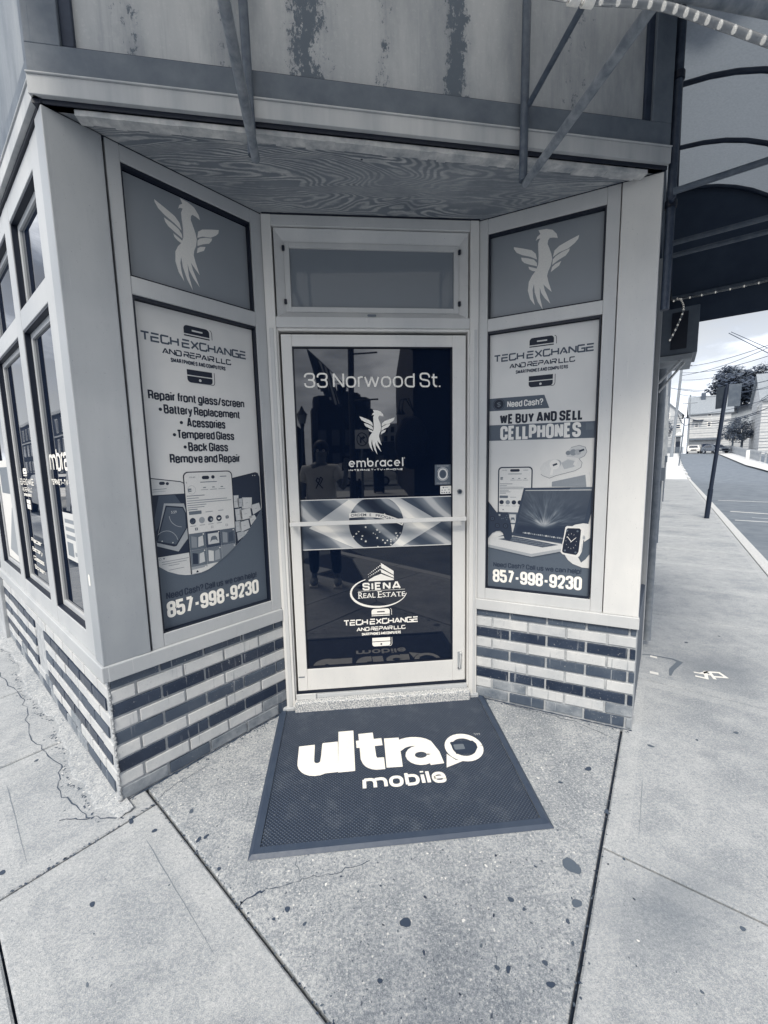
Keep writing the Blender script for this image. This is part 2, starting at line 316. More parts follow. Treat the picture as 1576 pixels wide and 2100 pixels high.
# flat artwork: layered shapes in the plane of a wall, each layer a fraction of a millimetre above the last
class Art:
    def __init__(s, fr, off, mirror=False): s.fr = fr; s.off = off; s.b = MB(); s.k = 0
    def P(s, u, z, lay):
        return s.fr(u, s.off+lay*.00028, z)
    def lay(s, L): s.k += 1; return L+(s.k % 4)*.2
    def poly(s, pts, t, L=1):
        L = s.lay(L); m = t if not isinstance(t, (int, float)) else flat(t)
        tri = geometry.tessellate_polygon([[Vector((p[0], p[1], 0)) for p in pts]])
        vs = [s.P(p[0], p[1], L) for p in pts]; fs = []
        for a, b, c in tri:
            A, B, C = (Vector(vs[i]) for i in (a, b, c)); n = (B-A).cross(C-A)
            ref = (Vector(s.fr(0, 1, 0))-Vector(s.fr(0, 0, 0)))
            fs.append((a, b, c) if n.dot(ref) > 0 else (a, c, b))
        s.b.raw(vs, fs, m); return s
    def rect(s, u0, u1, z0, z1, t, L=1): return s.poly([(u0, z0), (u1, z0), (u1, z1), (u0, z1)], t, L)
    def rr(s, u0, u1, z0, z1, r, t, L=1, corners=(1, 1, 1, 1)):
        p = []
        for (cx, cz, a0), on in zip(((u1-r, z1-r, 0), (u0+r, z1-r, 90), (u0+r, z0+r, 180), (u1-r, z0+r, 270)), corners):
            if on: p += [(cx+r*math.cos(R(a0+k*15)), cz+r*math.sin(R(a0+k*15))) for k in range(7)]
            else: p.append((cx+r*(1 if a0 in (0, 270) else -1), cz+r*(1 if a0 in (0, 90) else -1)))
        return s.poly(p, t, L)
    def disc(s, u, z, r, t, L=1, rz=None, n=28): return s.poly([(u+r*math.cos(2*math.pi*k/n), z+(rz or r)*math.sin(2*math.pi*k/n)) for k in range(n)], t, L)
    def stroke(s, pts, w_, t, L=1, closed=False):
        L0 = L; L = s.lay(L); m = t if not isinstance(t, (int, float)) else flat(t)
        p = [Vector((a[0], a[1])) for a in pts]; keep = [i for i in range(len(p)) if i == 0 or (p[i]-p[i-1]).length > 2e-5]; p = [p[i] for i in keep]
        if closed and (p[0]-p[-1]).length < 2e-5: p.pop()
        n = len(p); l = []; r = []
        if not closed and not isinstance(w_, (list, tuple)):      # a hairpin corner is two overlapping strokes, not a mitre
            for i in range(1, n-1):
                if (p[i]-p[i-1]).normalized().dot((p[i+1]-p[i]).normalized()) < -.25:
                    s.stroke([tuple(q) for q in p[:i+1]], w_, t, L0); s.stroke([tuple(q) for q in p[i:]], w_, t, L0); return s
        ww = (list(w_)+[w_[-1]]*n)[:n] if isinstance(w_, (list, tuple)) else [w_]*n
        for i in range(n):
            a = p[i-1] if (i > 0 or closed) else None; b = p[(i+1) % n] if (i < n-1 or closed) else None
            d1 = (p[i]-a).normalized() if a is not None else None; d2 = (b-p[i]).normalized() if b is not None else None
            if d1 is None: d1 = d2
            if d2 is None: d2 = d1
            n1 = Vector((-d1.y, d1.x)); n2 = Vector((-d2.y, d2.x)); mm = (n1+n2)
            mm = mm.normalized() if mm.length > 1e-6 else n1
            k = min(1.42, 1/max(.3, mm.dot(n1))); q = mm*ww[i]/2*k; l.append(p[i]+q); r.append(p[i]-q)
        vs = [s.P(q.x, q.y, L) for q in l+r]; fs = []
        ref = (Vector(s.fr(0, 1, 0))-Vector(s.fr(0, 0, 0)))
        for i in range(n if closed else n-1):
            j = (i+1) % n; f = (i, n+i, n+j, j); A, B, C = Vector(vs[f[0]]), Vector(vs[f[1]]), Vector(vs[f[2]])
            fs.append(f if (B-A).cross(C-A).dot(ref) > 0 else f[::-1])
        s.b.raw(vs, fs, m); return s
    def text(s, body, u0, u1, z0, z1, t, bold=.0, L=2, ref='H', shear=0, curve=None):
        vs, fs, (x0, x1), h = glyphs(body, bold, ref); L = s.lay(L); m = t if not isinstance(t, (int, float)) else flat(t)
        q = []
        for x, y in vs:
            k = (x-x0)/(x1-x0); zz = z0+(y/h)*(z1-z0); uu = u0+k*(u1-u0)+shear*(zz-z0)
            if curve: uu, zz = curve(k, (y/h))
            q.append(s.P(uu, zz, L))
        rf = (Vector(s.fr(0, 1, 0))-Vector(s.fr(0, 0, 0))); a, b, c = fs[0][:3]
        flip = (Vector(q[b])-Vector(q[a])).cross(Vector(q[c])-Vector(q[a])).dot(rf) < 0
        s.b.raw(q, [f[::-1] if flip else f for f in fs], m); return s
    def build(s, name, parent=None, **k): return s.b.build(name, parent, **k)
_g = {}
def _txt(body, bold):
    cu = bpy.data.curves.new('t', 'FONT'); cu.body = body; cu.size = 1; cu.offset = bold; cu.resolution_u = 3; cu.fill_mode = 'FRONT'
    ob = bpy.data.objects.new('t', cu); COL.objects.link(ob); dg = bpy.context.evaluated_depsgraph_get()
    me = bpy.data.meshes.new_from_object(ob.evaluated_get(dg)); vs = [(v.co.x, v.co.y) for v in me.vertices]; fs = [tuple(p.vertices) for p in me.polygons]
    bpy.data.objects.remove(ob); bpy.data.curves.remove(cu); bpy.data.meshes.remove(me); return vs, fs
def glyphs(body, bold, ref):
    k = (body, bold, ref)
    if k not in _g:
        vs, fs = _txt(body, bold); hv, _ = _txt(ref, bold); xs = [v[0] for v in vs]
        _g[k] = (vs, fs, (min(xs), max(xs)), max(v[1] for v in hv))
    return _g[k]
def unit_arc(cx, cy, rx, ry, a0, a1, n=10): return [(cx+rx*math.cos(R(a0+(a1-a0)*i/n)), cy+ry*math.sin(R(a0+(a1-a0)*i/n))) for i in range(n+1)]
# wide techno letters, drawn as strokes on a unit box
TG = {'T': (1, [[(0, 1), (1, 1)], [(.5, .9), (.5, 0)]]), 'E': (1, [[(0, 1), (1, 1)], [(.95, .52), (0, .52), (0, 0), (1, 0)]]),
      'C': (1, [[(1, 1), (.1, 1), (0, .9), (0, .1), (.1, 0), (.9, 0), (1, .12), (1, .28)]]), 'H': (1, [[(0, 0), (0, 1)], [(.1, .5), (.9, .5)], [(1, 0), (1, 1)]]),
      'X': (1, [[(0, 1), (.42, .52)], [(.58, .48), (1, 0)], [(1, 1), (0, 0)]]), 'A': (1.05, [[(0, 0), (.5, 1), (1, 0)], [(.42, .28), (.76, .28)]]),
      'N': (1, [[(0, 0), (0, 1), (1, 0), (1, 1)]]), 'G': (1, [[(1, 1), (.1, 1), (0, .9), (0, .1), (.1, 0), (1, 0), (1, .5), (.5, .5)]]),
      'R': (.95, [[(0, 0), (0, .62)], [(0, 1), (.9, 1), (1, .9), (1, .6), (.9, .45), (.1, .45)], [(.55, .38), (1, 0)]]), 'D': (1, [[(0, 1), (.88, 1), (1, .88), (1, .12), (.88, 0), (0, 0), (0, .7)]]),
      'P': (.95, [[(0, 0), (0, .5), (.9, .5), (1, .6), (1, .9), (.9, 1), (0, 1)]]), 'I': (.12, [[(.5, 0), (.5, 1)]]), 'L': (.9, [[(0, 1), (0, 0), (1, 0)]])}
def techtext(A, body, u0, u1, z0, z1, wd, t, L=2, gap=.28, space=.32):
    ws = []; x = 0; pos = []
    for c in body:
        if c == ' ': x += space; continue
        pos.append((c, x)); x += TG[c][0]+gap
    tot = x-gap; k = (u1-u0-wd)/tot
    for c, px in pos:
        wl, st = TG[c]
        for q in st: A.stroke([(u0+wd/2+(px+a*wl)*k, z0+wd/2+b*(z1-z0-wd)) for a, b in q], wd, t, L)
BIRD = [[(-0.079, 1.0), (0.02, 0.99), (0.092, 0.963), (0.144, 0.901), (0.158, 0.848), (0.107, 0.866), (0.062, 0.872), (0.044, 0.849), (0.037, 0.805), (0.059, 0.751), (0.085, 0.68), (0.098, 0.609), (0.082, 0.529), (0.053, 0.467), (0.042, 0.413), (0.059, 0.341), (0.102, 0.206), (0.048, 0.26), (0.0, 0.315), (0.017, 0.243), (0.052, 0.161), (0.09, 0.061), (0.018, 0.144), (-0.026, 0.217), (-0.046, 0.289), (-0.04, 0.163), (0.0, 0.0), (-0.065, 0.109), (-0.107, 0.236), (-0.119, 0.344), (-0.134, 0.273), (-0.127, 0.183), (-0.102, 0.074), (-0.164, 0.165), (-0.194, 0.273), (-0.185, 0.381), (-0.147, 0.452), (-0.101, 0.505), (-0.072, 0.576), (-0.069, 0.682), (-0.076, 0.771), (-0.078, 0.841), (-0.055, 0.894), (-0.086, 0.891), (-0.11, 0.872), (-0.09, 0.921), (-0.054, 0.947)],
 [(-0.384, 0.862), (-0.264, 0.817), (-0.157, 0.772), (-0.105, 0.718), (-0.088, 0.643), (-0.168, 0.692), (-0.276, 0.738), (-0.346, 0.783), (-0.381, 0.836)], [(-0.289, 0.711), (-0.205, 0.684), (-0.124, 0.647), (-0.089, 0.602), (-0.085, 0.558), (-0.171, 0.595), (-0.243, 0.631), (-0.277, 0.667)], [(-0.193, 0.577), (-0.127, 0.549), (-0.091, 0.531), (-0.092, 0.495), (-0.146, 0.514), (-0.182, 0.541)],
 [(0.407, 0.827), (0.297, 0.793), (0.178, 0.75), (0.122, 0.706), (0.106, 0.63), (0.176, 0.67), (0.286, 0.695), (0.36, 0.744), (0.397, 0.783)], [(0.304, 0.692), (0.212, 0.669), (0.139, 0.635), (0.105, 0.6), (0.1, 0.537), (0.174, 0.581), (0.257, 0.616), (0.294, 0.66)], [(0.207, 0.562), (0.137, 0.54), (0.099, 0.511), (0.086, 0.452), (0.136, 0.483), (0.182, 0.509)]]
def bird(A, cu, z0, h, t, L=2, xs=1):
    for p in BIRD: A.poly([(cu+a*h*xs, z0+b*h) for a, b in p], t, L)

# condensed and round sans letters drawn as strokes; corners round off by a radius, a third value 0 keeps a corner sharp
X = .74
SF = {
'A': (1.25, [[(0, 0, 0), (.42, 1, 0), (.58, 1, 0), (1, 0, 0)], [(.14, .24, 0), (.86, .24, 0)]]), 'B': (1, [[(0, 0, 0), (0, 1, 0), (.95, 1), (.95, .53), (0, .53, 0)], [(.05, .53, 0), (1, .53), (1, 0), (0, 0, 0)]]),
'C': (1, [[(1, .64, 0), (1, 1), (0, 1), (0, 0), (1, 0), (1, .36, 0)]]), 'D': (1, [[(0, 0, 0), (0, 1, 0), (1, 1), (1, 0), (0, 0, 0)]]), 'E': (.85, [[(1, 1, 0), (0, 1, 0), (0, 0, 0), (1, 0, 0)], [(0, .52, 0), (.85, .52, 0)]]),
'G': (1, [[(1, .7, 0), (1, 1), (0, 1), (0, 0), (1, 0), (1, .45, 0), (.5, .45, 0)]]), 'H': (1, [[(0, 0, 0), (0, 1, 0)], [(1, 0, 0), (1, 1, 0)], [(0, .52, 0), (1, .52, 0)]]), 'I': (.02, [[(.5, 0, 0), (.5, 1, 0)]]),
'L': (.8, [[(0, 1, 0), (0, 0, 0), (1, 0, 0)]]), 'M': (1.4, [[(0, 0, 0), (0, 1, 0), (.5, .12, 0), (1, 1, 0), (1, 0, 0)]]), 'N': (1.05, [[(0, 0, 0), (0, 1, 0), (1, 0, 0), (1, 1, 0)]]), 'O': (1, [[(0, 0), (0, 1), (1, 1), (1, 0), 'c']]),
'P': (.95, [[(0, 0, 0), (0, 1, 0), (1, 1), (1, .44), (0, .44, 0)]]), 'R': (1, [[(0, 0, 0), (0, 1, 0), (1, 1), (1, .48), (0, .48, 0)], [(.5, .48, 0), (.92, .46), (1, 0, 0)]]), 'S': (1, [[(1, .70, 0), (1, 1), (0, 1), (0, .56), (1, .46), (1, 0), (0, 0), (0, .30, 0)]]),
'T': (1, [[(0, 1, 0), (1, 1, 0)], [(.5, 1, 0), (.5, 0, 0)]]), 'U': (1, [[(0, 1, 0), (0, 0), (1, 0), (1, 1, 0)]]), 'V': (1.05, [[(0, 1, 0), (.5, 0, 0), (1, 1, 0)]]), 'W': (1.6, [[(0, 1, 0), (.24, 0, 0), (.5, .95, 0), (.76, 0, 0), (1, 1, 0)]]), 'Y': (1.05, [[(0, 1, 0), (.5, .42, 0), (1, 1, 0)], [(.5, .45, 0), (.5, 0, 0)]]),
'a': (.9, [[(.03, .56, 0), (.03, X), (1, X), (1, 0, 0)], [(1, .43, 0), (0, .42), (0, 0), (1, .03, 0)]]), 'b': (.95, [[(0, 1, 0), (0, 0, 0)], [(0, X, 0), (1, X), (1, 0), (0, 0, 0)]]), 'c': (.9, [[(1, .50, 0), (1, X), (0, X), (0, 0), (1, 0), (1, .24, 0)]]),
'd': (.95, [[(1, 1, 0), (1, 0, 0)], [(1, X, 0), (0, X), (0, 0), (1, 0, 0)]]), 'e': (.92, [[(.05, .38, 0), (1, .38, 0), (1, X), (0, X), (0, 0), (1, 0), (1, .22, 0)]]), 'f': (.55, [[(.3, 0, 0), (.3, 1), (1, 1, 0)], [(-.1, .70, 0), (1, .70, 0)]]),
'g': (.95, [[(1, X, 0), (1, -.26), (0, -.26), (0, -.12, 0)], [(1, X, 0), (0, X), (0, .04), (1, .04, 0)]]), 'h': (.95, [[(0, 1, 0), (0, 0, 0)], [(0, X-.03, 0), (1, X), (1, 0, 0)]]), 'i': (.02, [[(.5, 0, 0), (.5, X, 0)], [(.5, .93, 0), (.5, 1.06, 0)]]),
'k': (.95, [[(0, 1, 0), (0, 0, 0)], [(1, X, 0), (.1, .30, 0)], [(.35, .44, 0), (1, 0, 0)]]), 'l': (.02, [[(.5, 0, 0), (.5, 1, 0)]]), 'm': (1.85, [[(0, X, 0), (0, 0, 0)], [(0, X-.03, 0), (.5, X), (.5, 0, 0)], [(.5, X-.06, 0), (1, X), (1, 0, 0)]]),
'n': (.95, [[(0, X, 0), (0, 0, 0)], [(0, X-.03, 0), (1, X), (1, 0, 0)]]), 'o': (.95, [[(0, 0), (0, X), (1, X), (1, 0), 'c']]), 'p': (.95, [[(0, X, 0), (0, -.26, 0)], [(0, X, 0), (1, X), (1, 0), (0, 0, 0)]]), 'r': (.46, [[(0, X, 0), (0, 0, 0)], [(0, X-.12, 0), (.25, X), (1, X, 0)]]),
's': (.84, [[(1, .54, 0), (1, X), (0, X), (0, .42), (1, .34), (1, 0), (0, 0), (0, .20, 0)]]), 't': (.6, [[(.35, .96, 0), (.35, 0), (1, 0, 0)], [(-.05, .70, 0), (1, .70, 0)]]), 'u': (.95, [[(0, X, 0), (0, 0), (1, 0, 0)], [(1, X, 0), (1, 0, 0)]]),
'v': (.95, [[(0, X, 0), (.5, 0, 0), (1, X, 0)]]), 'w': (1.5, [[(0, X, 0), (.25, 0, 0), (.5, X, 0), (.75, 0, 0), (1, X, 0)]]), 'y': (.95, [[(0, X, 0), (.5, .02, 0)], [(1, X, 0), (.42, -.26), (0, -.26, 0)]]),
'0': (1, [[(0, 0), (0, 1), (1, 1), (1, 0), 'c']]), '2': (1, [[(0, .68, 0), (0, 1), (1, 1), (1, .60), (0, .0, 0), (1, 0, 0)]]), '3': (1, [[(0, .72, 0), (0, 1), (1, 1), (1, .53), (.35, .53, 0)], [(.35, .53, 0), (1, .53), (1, 0), (0, 0), (0, .28, 0)]]),
'5': (1, [[(1, 1, 0), (0, 1, 0), (0, .50, 0)], [(0, .54, 0), (1, .64), (1, 0), (0, 0), (0, .28, 0)]]), '7': (.95, [[(0, 1, 0), (1, 1, 0), (.3, 0, 0)]]), '8': (1, [[(0, .53), (0, 1), (1, 1), (1, .53), 'c'], [(0, 0), (0, .53), (1, .53), (1, 0), 'c']]),
'9': (1, [[(0, .40), (0, 1), (1, 1), (1, .40), 'c'], [(1, .7, 0), (1, 0), (0, 0), (0, .24, 0)]]), '1': (.4, [[(0, .8, 0), (.9, 1, 0), (.9, 0, 0)]]), '-': (.6, [[(0, .42, 0), (1, .42, 0)]]), '?': (.9, [[(0, .70, 0), (0, 1), (1, 1), (1, .58), (.5, .5), (.5, .28, 0)], [(.5, -.05, 0), (.5, .08, 0)]]),
'!': (.02, [[(.5, 1, 0), (.5, .28, 0)], [(.5, -.05, 0), (.5, .08, 0)]]), '/': (.7, [[(0, -.05, 0), (1, 1.02, 0)]]), '.': (.02, [[(.5, -.05, 0), (.5, .06, 0)]])}
def roundpoly(p, r):
    closed = p[-1] == 'c'
    if closed: p = p[:-1]
    n = len(p); o = []
    for i, q in enumerate(p):
        sharp = len(q) > 2 or (not closed and i in (0, n-1)); c = Vector((q[0], q[1]))
        if sharp: o.append((c.x, c.y)); continue
        a = Vector(p[i-1][:2])-c; b_ = Vector(p[(i+1) % n][:2])-c; k = min(r, a.length*.5 if (closed or i-1 > 0 and len(p[i-1]) < 3) else a.length, b_.length*.5 if (closed or (i+2 < n and len(p[(i+1) % n]) < 3)) else b_.length)
        s_ = c+a.normalized()*k; e_ = c+b_.normalized()*k
        for j in range(6): t = j/5; q2 = s_*(1-t)**2+c*(2*t*(1-t))+e_*t*t; q3 = q2.lerp(c, -.0); o.append((q3.x, q3.y))
    return o, closed
def sans(A, body, u0, u1, z0, z1, th, t, L=2, rr=.5, sp=.35, space=.62, curve=None):
    """th = stroke as a share of the cap height; letters stretch to fill u0..u1"""
    w_ = th*(z1-z0); g = w_*(1+sp); cs = [c for c in body]; F_ = 0; n = 0
    for c in cs:
        if c == ' ': F_ += space
        else: F_ += SF[c][0]; n += 1
    G_ = sum(1 for a_, b_ in zip(cs, cs[1:]) if a_ != ' ' and b_ != ' ')+sum(.8 for c in cs if c == ' ')
    a_ = (u1-u0-w_-G_*g)/F_; x = u0+w_/2; h = z1-z0-w_; prev = None
    for i, c in enumerate(cs):
        if c == ' ': x += space*a_+g*.8; prev = c; continue
        if prev not in (None, ' '): x += g*(1-(.35 if prev in 'rf' else .25 if prev in 'tTL' else 0)-(.2 if c in 'ft' else 0))
        wl, st = SF[c]; W_ = wl*a_
        for s_ in st:
            q = [(p[0]*W_, p[1]*h, *p[2:]) if p != 'c' else 'c' for p in s_]; pts, cl = roundpoly(q, rr*min(a_, h*.5))
            A.stroke([(x+p[0], z0+w_/2+p[1]) for p in pts], w_, t, L, cl)
        x += W_; prev = c

# ------------------------------------------------------------------ terrain profile along the right-hand street
def prof(s_):
    t = [(-999, 0), (30, 0), (40, .28), (50, .5), (60, .95), (70, 1.4), (80, 1.85), (95, 2.1), (130, 2.3), (999, 2.3)]
    for (a, za), (b, zb) in zip(t, t[1:]):
        if s_ <= b: return za+(zb-za)*(s_-a)/(b-a)
    return 2.3
def strip(name, s_list, t_list, dz, m, label=None, wob=0):
    b = MB(); vs = []; fs = []
    for s_ in s_list:
        for t in t_list:
            p = RF(s_, t, 0); vs.append((p[0], p[1], prof(s_)+dz))
    n = len(t_list)
    for i in range(len(s_list)-1):
        for j in range(n-1): fs.append((i*n+j, (i+1)*n+j, (i+1)*n+j+1, i*n+j+1))
    b.raw(vs, fs, m); return b.build(name, None, kind='structure')
SL = [30, 35, 40, 45, 50, 55, 60, 65, 70, 75, 80, 88, 95, 130]
strip('ground', [-400, -100]+[0]+SL+[500], [-400, 0, 7, 400], -.150, varied('dry_ground', .16, .24, 3, .95))
strip('road', [-60, -20, 0]+SL[:-1], [1.27, 4, 6.3], -.121, ASPH)
b = MB(); vs = [LF(-30, 2.2, -.1255), LF(-30, 10.5, -.1255), LF(70, 10.5, -.1255), LF(70, 2.2, -.1255)]; b.face(vs, ASPH); b.build('road', None, kind='structure')
b = MB(); q = [(-7, 2.2), (-7, 30), (-60, 30), (-60, 2.2)]; b.face([LF(a, o, -.129) for a, o in ((-60, 2.2), (-3, 2.2), (-3, 45), (-60, 45))], ASPH); b.build('road', None, kind='structure')
# kerbs: granite blocks along both streets
GRAN = varied('granite_kerb', .42, .62, 40, .85, .4, 120)
b = MB(); s0 = -4.2
while s0 < 92:
    L = 1.5 if s0 < 30 else 5
    for k in range(1): b.wbox(RF, s0+.006, s0+L-.006, 1.155, 1.29, -.16+prof(s0), .0+prof(s0+L*.5), GRAN)
    s0 += L
b.build('kerb', None, .008, kind='structure')
b = MB(); s0 = -2.6
while s0 < 40: b.wbox(LF, s0+.006, s0+1.5-.006, 2.1, 2.235, -.16, 0, GRAN); s0 += 1.5
b.build('kerb', None, .008, kind='structure')
strip('kerb', [28, 35, 42, 50, 58, 66, 74, 82, 90], [6.2, 6.4], .01, GRAN)
strip('pavement', [20, 35, 42, 50, 58, 66, 74, 82, 92], [6.4, 8.0], -.0, FARC)
strip('lawn', [10, 30, 40, 50, 60, 70, 80, 92, 110], [8.0, 60], -.01, varied('lawn_grass', .10, .16, 3, .95))

# pavement slabs with real open joints
def clip(poly, p, n):      # keep the side where (x-p).n >= 0
    o = []; d = [(q[0]-p[0])*n[0]+(q[1]-p[1])*n[1] for q in poly]
    for i in range(len(poly)):
        a, b_ = poly[i], poly[(i+1) % len(poly)]; da, db = d[i], d[(i+1) % len(poly)]
        if da >= 0: o.append(a)
        if (da >= 0) != (db >= 0): k = da/(da-db); o.append((a[0]+(b_[0]-a[0])*k, a[1]+(b_[1]-a[1])*k))
    return o
def inset(poly, d):
    c = Vector((sum(p[0] for p in poly)/len(poly), sum(p[1] for p in poly)/len(poly))); out_ = poly
    for i in range(len(poly)):
        a = Vector(poly[i]); b_ = Vector(poly[(i+1) % len(poly)]); e = (b_-a)
        if e.length < 1e-4: continue
        n = Vector((-e.y, e.x)).normalized()
        if n.dot(c-a) < 0: n = -n
        q = a+n*d; out_ = clip(out_, (q.x, q.y), (n.x, n.y))
        if len(out_) < 3: return []
    return out_
_k = ((Vector(LF(0, -.10, 0))-Vector(RF(0, -.045, 0))).cross(Vector((dLF[0], dLF[1], 0))).z)/(Vector((dRF[0], dRF[1], 0)).cross(Vector((dLF[0], dLF[1], 0))).z)
APX = RF(_k, -.045, 0)[:2]
def slab(b, poly, m, edge=True, gap=.005, top=0.0, band=.075):
    p = inset(poly, gap)
    if len(p) < 3: return
    q = inset(p, .006)
    if len(q) < 3: return
    if len(q) != len(p): p = q; 
    def up(l, z): return [(x, y, z) for x, y in l]
    n = len(q)
    if len(p) == n:
        b.raw(up(p, -.13)+up(p, top-.005)+up(q, top), [(i, (i+1) % n, n+(i+1) % n, n+i) for i in range(n)]+[(n+i, n+(i+1) % n, 2*n+(i+1) % n, 2*n+i) for i in range(n)], m)
    r = inset(q, band) if edge else []
    if edge and len(r) == n:
        b.raw(up(q, top)+up(r, top), [(i, (i+1) % n, n+(i+1) % n, n+i) for i in range(n)], CONCS)
        b.face(up(r, top), m)
    else: b.face(up(q, top), m)
b = MB()
def lf(a, o): p = LF(a, o, 0); return (p[0], p[1])
def rf(a, o): p = RF(a, o, 0); return (p[0], p[1])
# centre slab under the entrance
ctr = [(-.62, .2), (.80, .2), rf(.02, -.045), APX, lf(.05, -.10)]
ctr = [(-.62, .2), (.80, .2), rf(.15, -.045), APX, lf(.1, -.1)]
slab(b, ctr, AGG, edge=False, gap=.007)
ns = (-1, .12)             # split behind the apex
for o0, o1, js in ((-.10, .43, [(-2.0, -.13), (-.13, .72), (.72, 1.57), (1.57, 2.5), (2.5, 3.9), (3.9, 5.4), (5.4, 7)]), (.43, 1.27, [(-2.1, -.33), (-.33, 1.1), (1.1, 2.5), (2.5, 4), (4, 5.5)]), (1.27, 2.09, [(-2.4, -.33), (-.33, 1.1), (1.1, 2.5), (2.5, 4), (4, 5.5), (5.5, 8), (8, 20)])):
    for a0, a1 in js:
        p = [lf(a0, o0), lf(a1, o0), lf(a1, o1), lf(a0, o1)]
        if a0 < -.2: p = clip(p, APX, (-1, .12))
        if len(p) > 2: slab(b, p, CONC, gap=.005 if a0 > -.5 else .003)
jr = [-3.5, -2.2, -.83, .64, 2.03, 3.17, 4.35, 5.5, 6.7, 7.9, 9.2, 10.5, 11.8, 13.2, 14.6, 16, 18, 20, 22, 24, 26, 28, 30]
for a0, a1 in zip(jr, jr[1:]):
    p = [rf(a0, -.045 if a1 < .7 else -.1), rf(a1, -.045 if a1 < .7 else -.1), rf(a1, 1.15), rf(a0, 1.15)]
    if a0 < -.8: p = clip(p, APX, (1, -.12))
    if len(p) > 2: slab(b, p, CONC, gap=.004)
b.build('pavement', None, kind='structure')
strip('pavement', [30, 40, 50, 60, 70, 80, 92], [-1.5, 1.15], 0, FARC)
b = MB(); b.face([(-6, 3, -.035), (-3.0, -2.5, -.035), (-.1, -4.6, -.035), (3.4, 3, -.035)], DIRT); b.face([RF(-.5, -.1, -.036), RF(-.5, 1.16, -.036), RF(30, 1.16, -.036), RF(30, -.1, -.036)], DIRT)
b.build('joint_filler', None, kind='structure')
# stains, cracks and chewing-gum spots on the slabs (flat marks on the ground itself)
random.seed(11)
GR = lambda u, o, z: (u, z, o)
G_ = lambda u, o, z: (u, z, .0008+o)
A = Art(G_, 0)
def blob(x, y, r, t, el=1, ang=0, L=1):
    h1, h2, h3 = (random.uniform(0, 6.28) for _ in range(3)); ph = [1+.13*math.sin(2*2*math.pi*k/24+h1)+.08*math.sin(3*2*math.pi*k/24+h2)+.04*math.sin(7*2*math.pi*k/24+h3) for k in range(24)]
    pts = []
    for k in range(24):
        a = 2*math.pi*k/24; px = r*ph[k]*math.cos(a)*el; py = r*ph[k]*math.sin(a)
        pts.append((x+px*math.cos(ang)-py*math.sin(ang), y+px*math.sin(ang)+py*math.cos(ang)))
    A.poly(pts, t, L)
for x, y, r in [(0.665, -1.087, 0.030), (0.614, -1.208, 0.015), (0.039, -1.202, 0.0165), (0.402, -1.173, 0.0085), (0.999, -0.657, 0.014), (-0.816, -0.685, 0.011), (-0.736, -0.826, 0.010), (-0.711, -0.816, 0.009), (-1.013, -1.033, 0.0095), (-0.17, -1.033, 0.0045), (1.085, -1.333, 0.009), (0.829, -1.458, 0.0055), (-1.417, -0.881, 0.012), (-1.05, -0.709, 0.010), (-0.932, -0.765, 0.011), (-0.618, -0.956, 0.008), (-0.347, -1.121, 0.010), (-0.387, -1.146, 0.006), (0.288, -1.346, 0.007), (0.319, -1.353, 0.008), (0.826, -0.719, 0.008), (0.433, -1.206, 0.0065), (0.87, -1.085, 0.005), (0.424, -1.399, 0.009), (0.556, -1.255, 0.007), (0.539, -1.313, 0.006), (-0.055, -1.34, 0.008), (-0.285, -1.171, 0.006), (0.432, -1.35, 0.008), (1.921, -0.509, 0.013), (1.671, -0.536, 0.007), (1.404, -0.548, 0.011), (2.892, 0.567, 0.011), (2.541, 0.498, 0.013), (0.936, -0.888, 0.010), (-1.729, -0.278, 0.010)]: blob(x, y, r*.85, (.11 if (x, y) in ((.665, -1.087), (.614, -1.208)) else random.choice((.06, .10, .08))), random.uniform(1, 1.6), random.random()*3)
for k in range(150):
    x = random.gauss(.25, .42); y = random.uniform(-1.7, -.5)
    blob(x, y, random.uniform(.0012, .0040), random.choice((.03, .06, .10, .12, .7)), random.uniform(.8, 2), random.random()*3)
for k in range(40):
    p = rf(random.uniform(-2, 3.5), random.uniform(.05, 1.1)); blob(p[0], p[1], random.uniform(.001, .0032), random.choice((.05, .10, .14)), random.uniform(1, 2.4), random.random()*3)
for k in range(30):
    p = lf(random.uniform(-1, 2.2), random.uniform(.02, .9)); blob(p[0], p[1], random.uniform(.001, .0035), random.choice((.05, .1, .14)), random.uniform(1, 2.4), random.random()*3)
def crack(pts, w0, t=.07, j=.006, sub=7):
    o = []
    for (a, b_) in zip(pts, pts[1:]):
        for k in range(sub): f = k/sub; o.append((a[0]+(b_[0]-a[0])*f+random.uniform(-j, j), a[1]+(b_[1]-a[1])*f+random.uniform(-j, j)))
    o.append(pts[-1]); A.stroke(o, [w0*random.uniform(.3, 1.3) for _ in o], t, 2)
crack([(-0.522, -1.099), (-0.5, -1.079), (-0.432, -1.05)], .006, .05); crack([(-0.432, -1.05), (-0.342, -1.038), (-0.301, -1.022), (-0.188, -1.017), (-0.062, -0.986)], .0028, .09)
crack([(-0.344, -0.949), (-0.313, -1.021)], .0018, .12)
crack([(0.306, -0.97), (0.295, -1.071), (0.292, -1.183), (0.292, -1.273), (0.288, -1.346), (0.275, -1.425)], .0016, .13)
crack([(0.723, -0.827), (0.735, -0.923), (0.764, -0.995)], .0014, .14); crack([(-.56, -.05), (-0.642, -0.054), (-0.593, -0.19)], .0022, .10)
crack([(-0.989, -0.605), (-0.969, -0.553), (-0.924, -0.5), (-0.828, -0.418)], .0022, .08); crack([(0.676, 0.006), (0.913, -0.177), (1.133, -0.318), (1.256, -0.475)], .0045, .05, .006)
crack([(0.619, -1.089), (0.545, -1.059)], .0016, .12)
crack([lf(.0, .10), lf(.25, .16), lf(.5, .12), lf(.9, .17), lf(1.4, .12), lf(2.0, .16), lf(2.6, .13)], .0045, .07, .012, 9)
crack([lf(-.1, .03), lf(.0, .10), lf(.1, .2)], .0045, .05, .008)
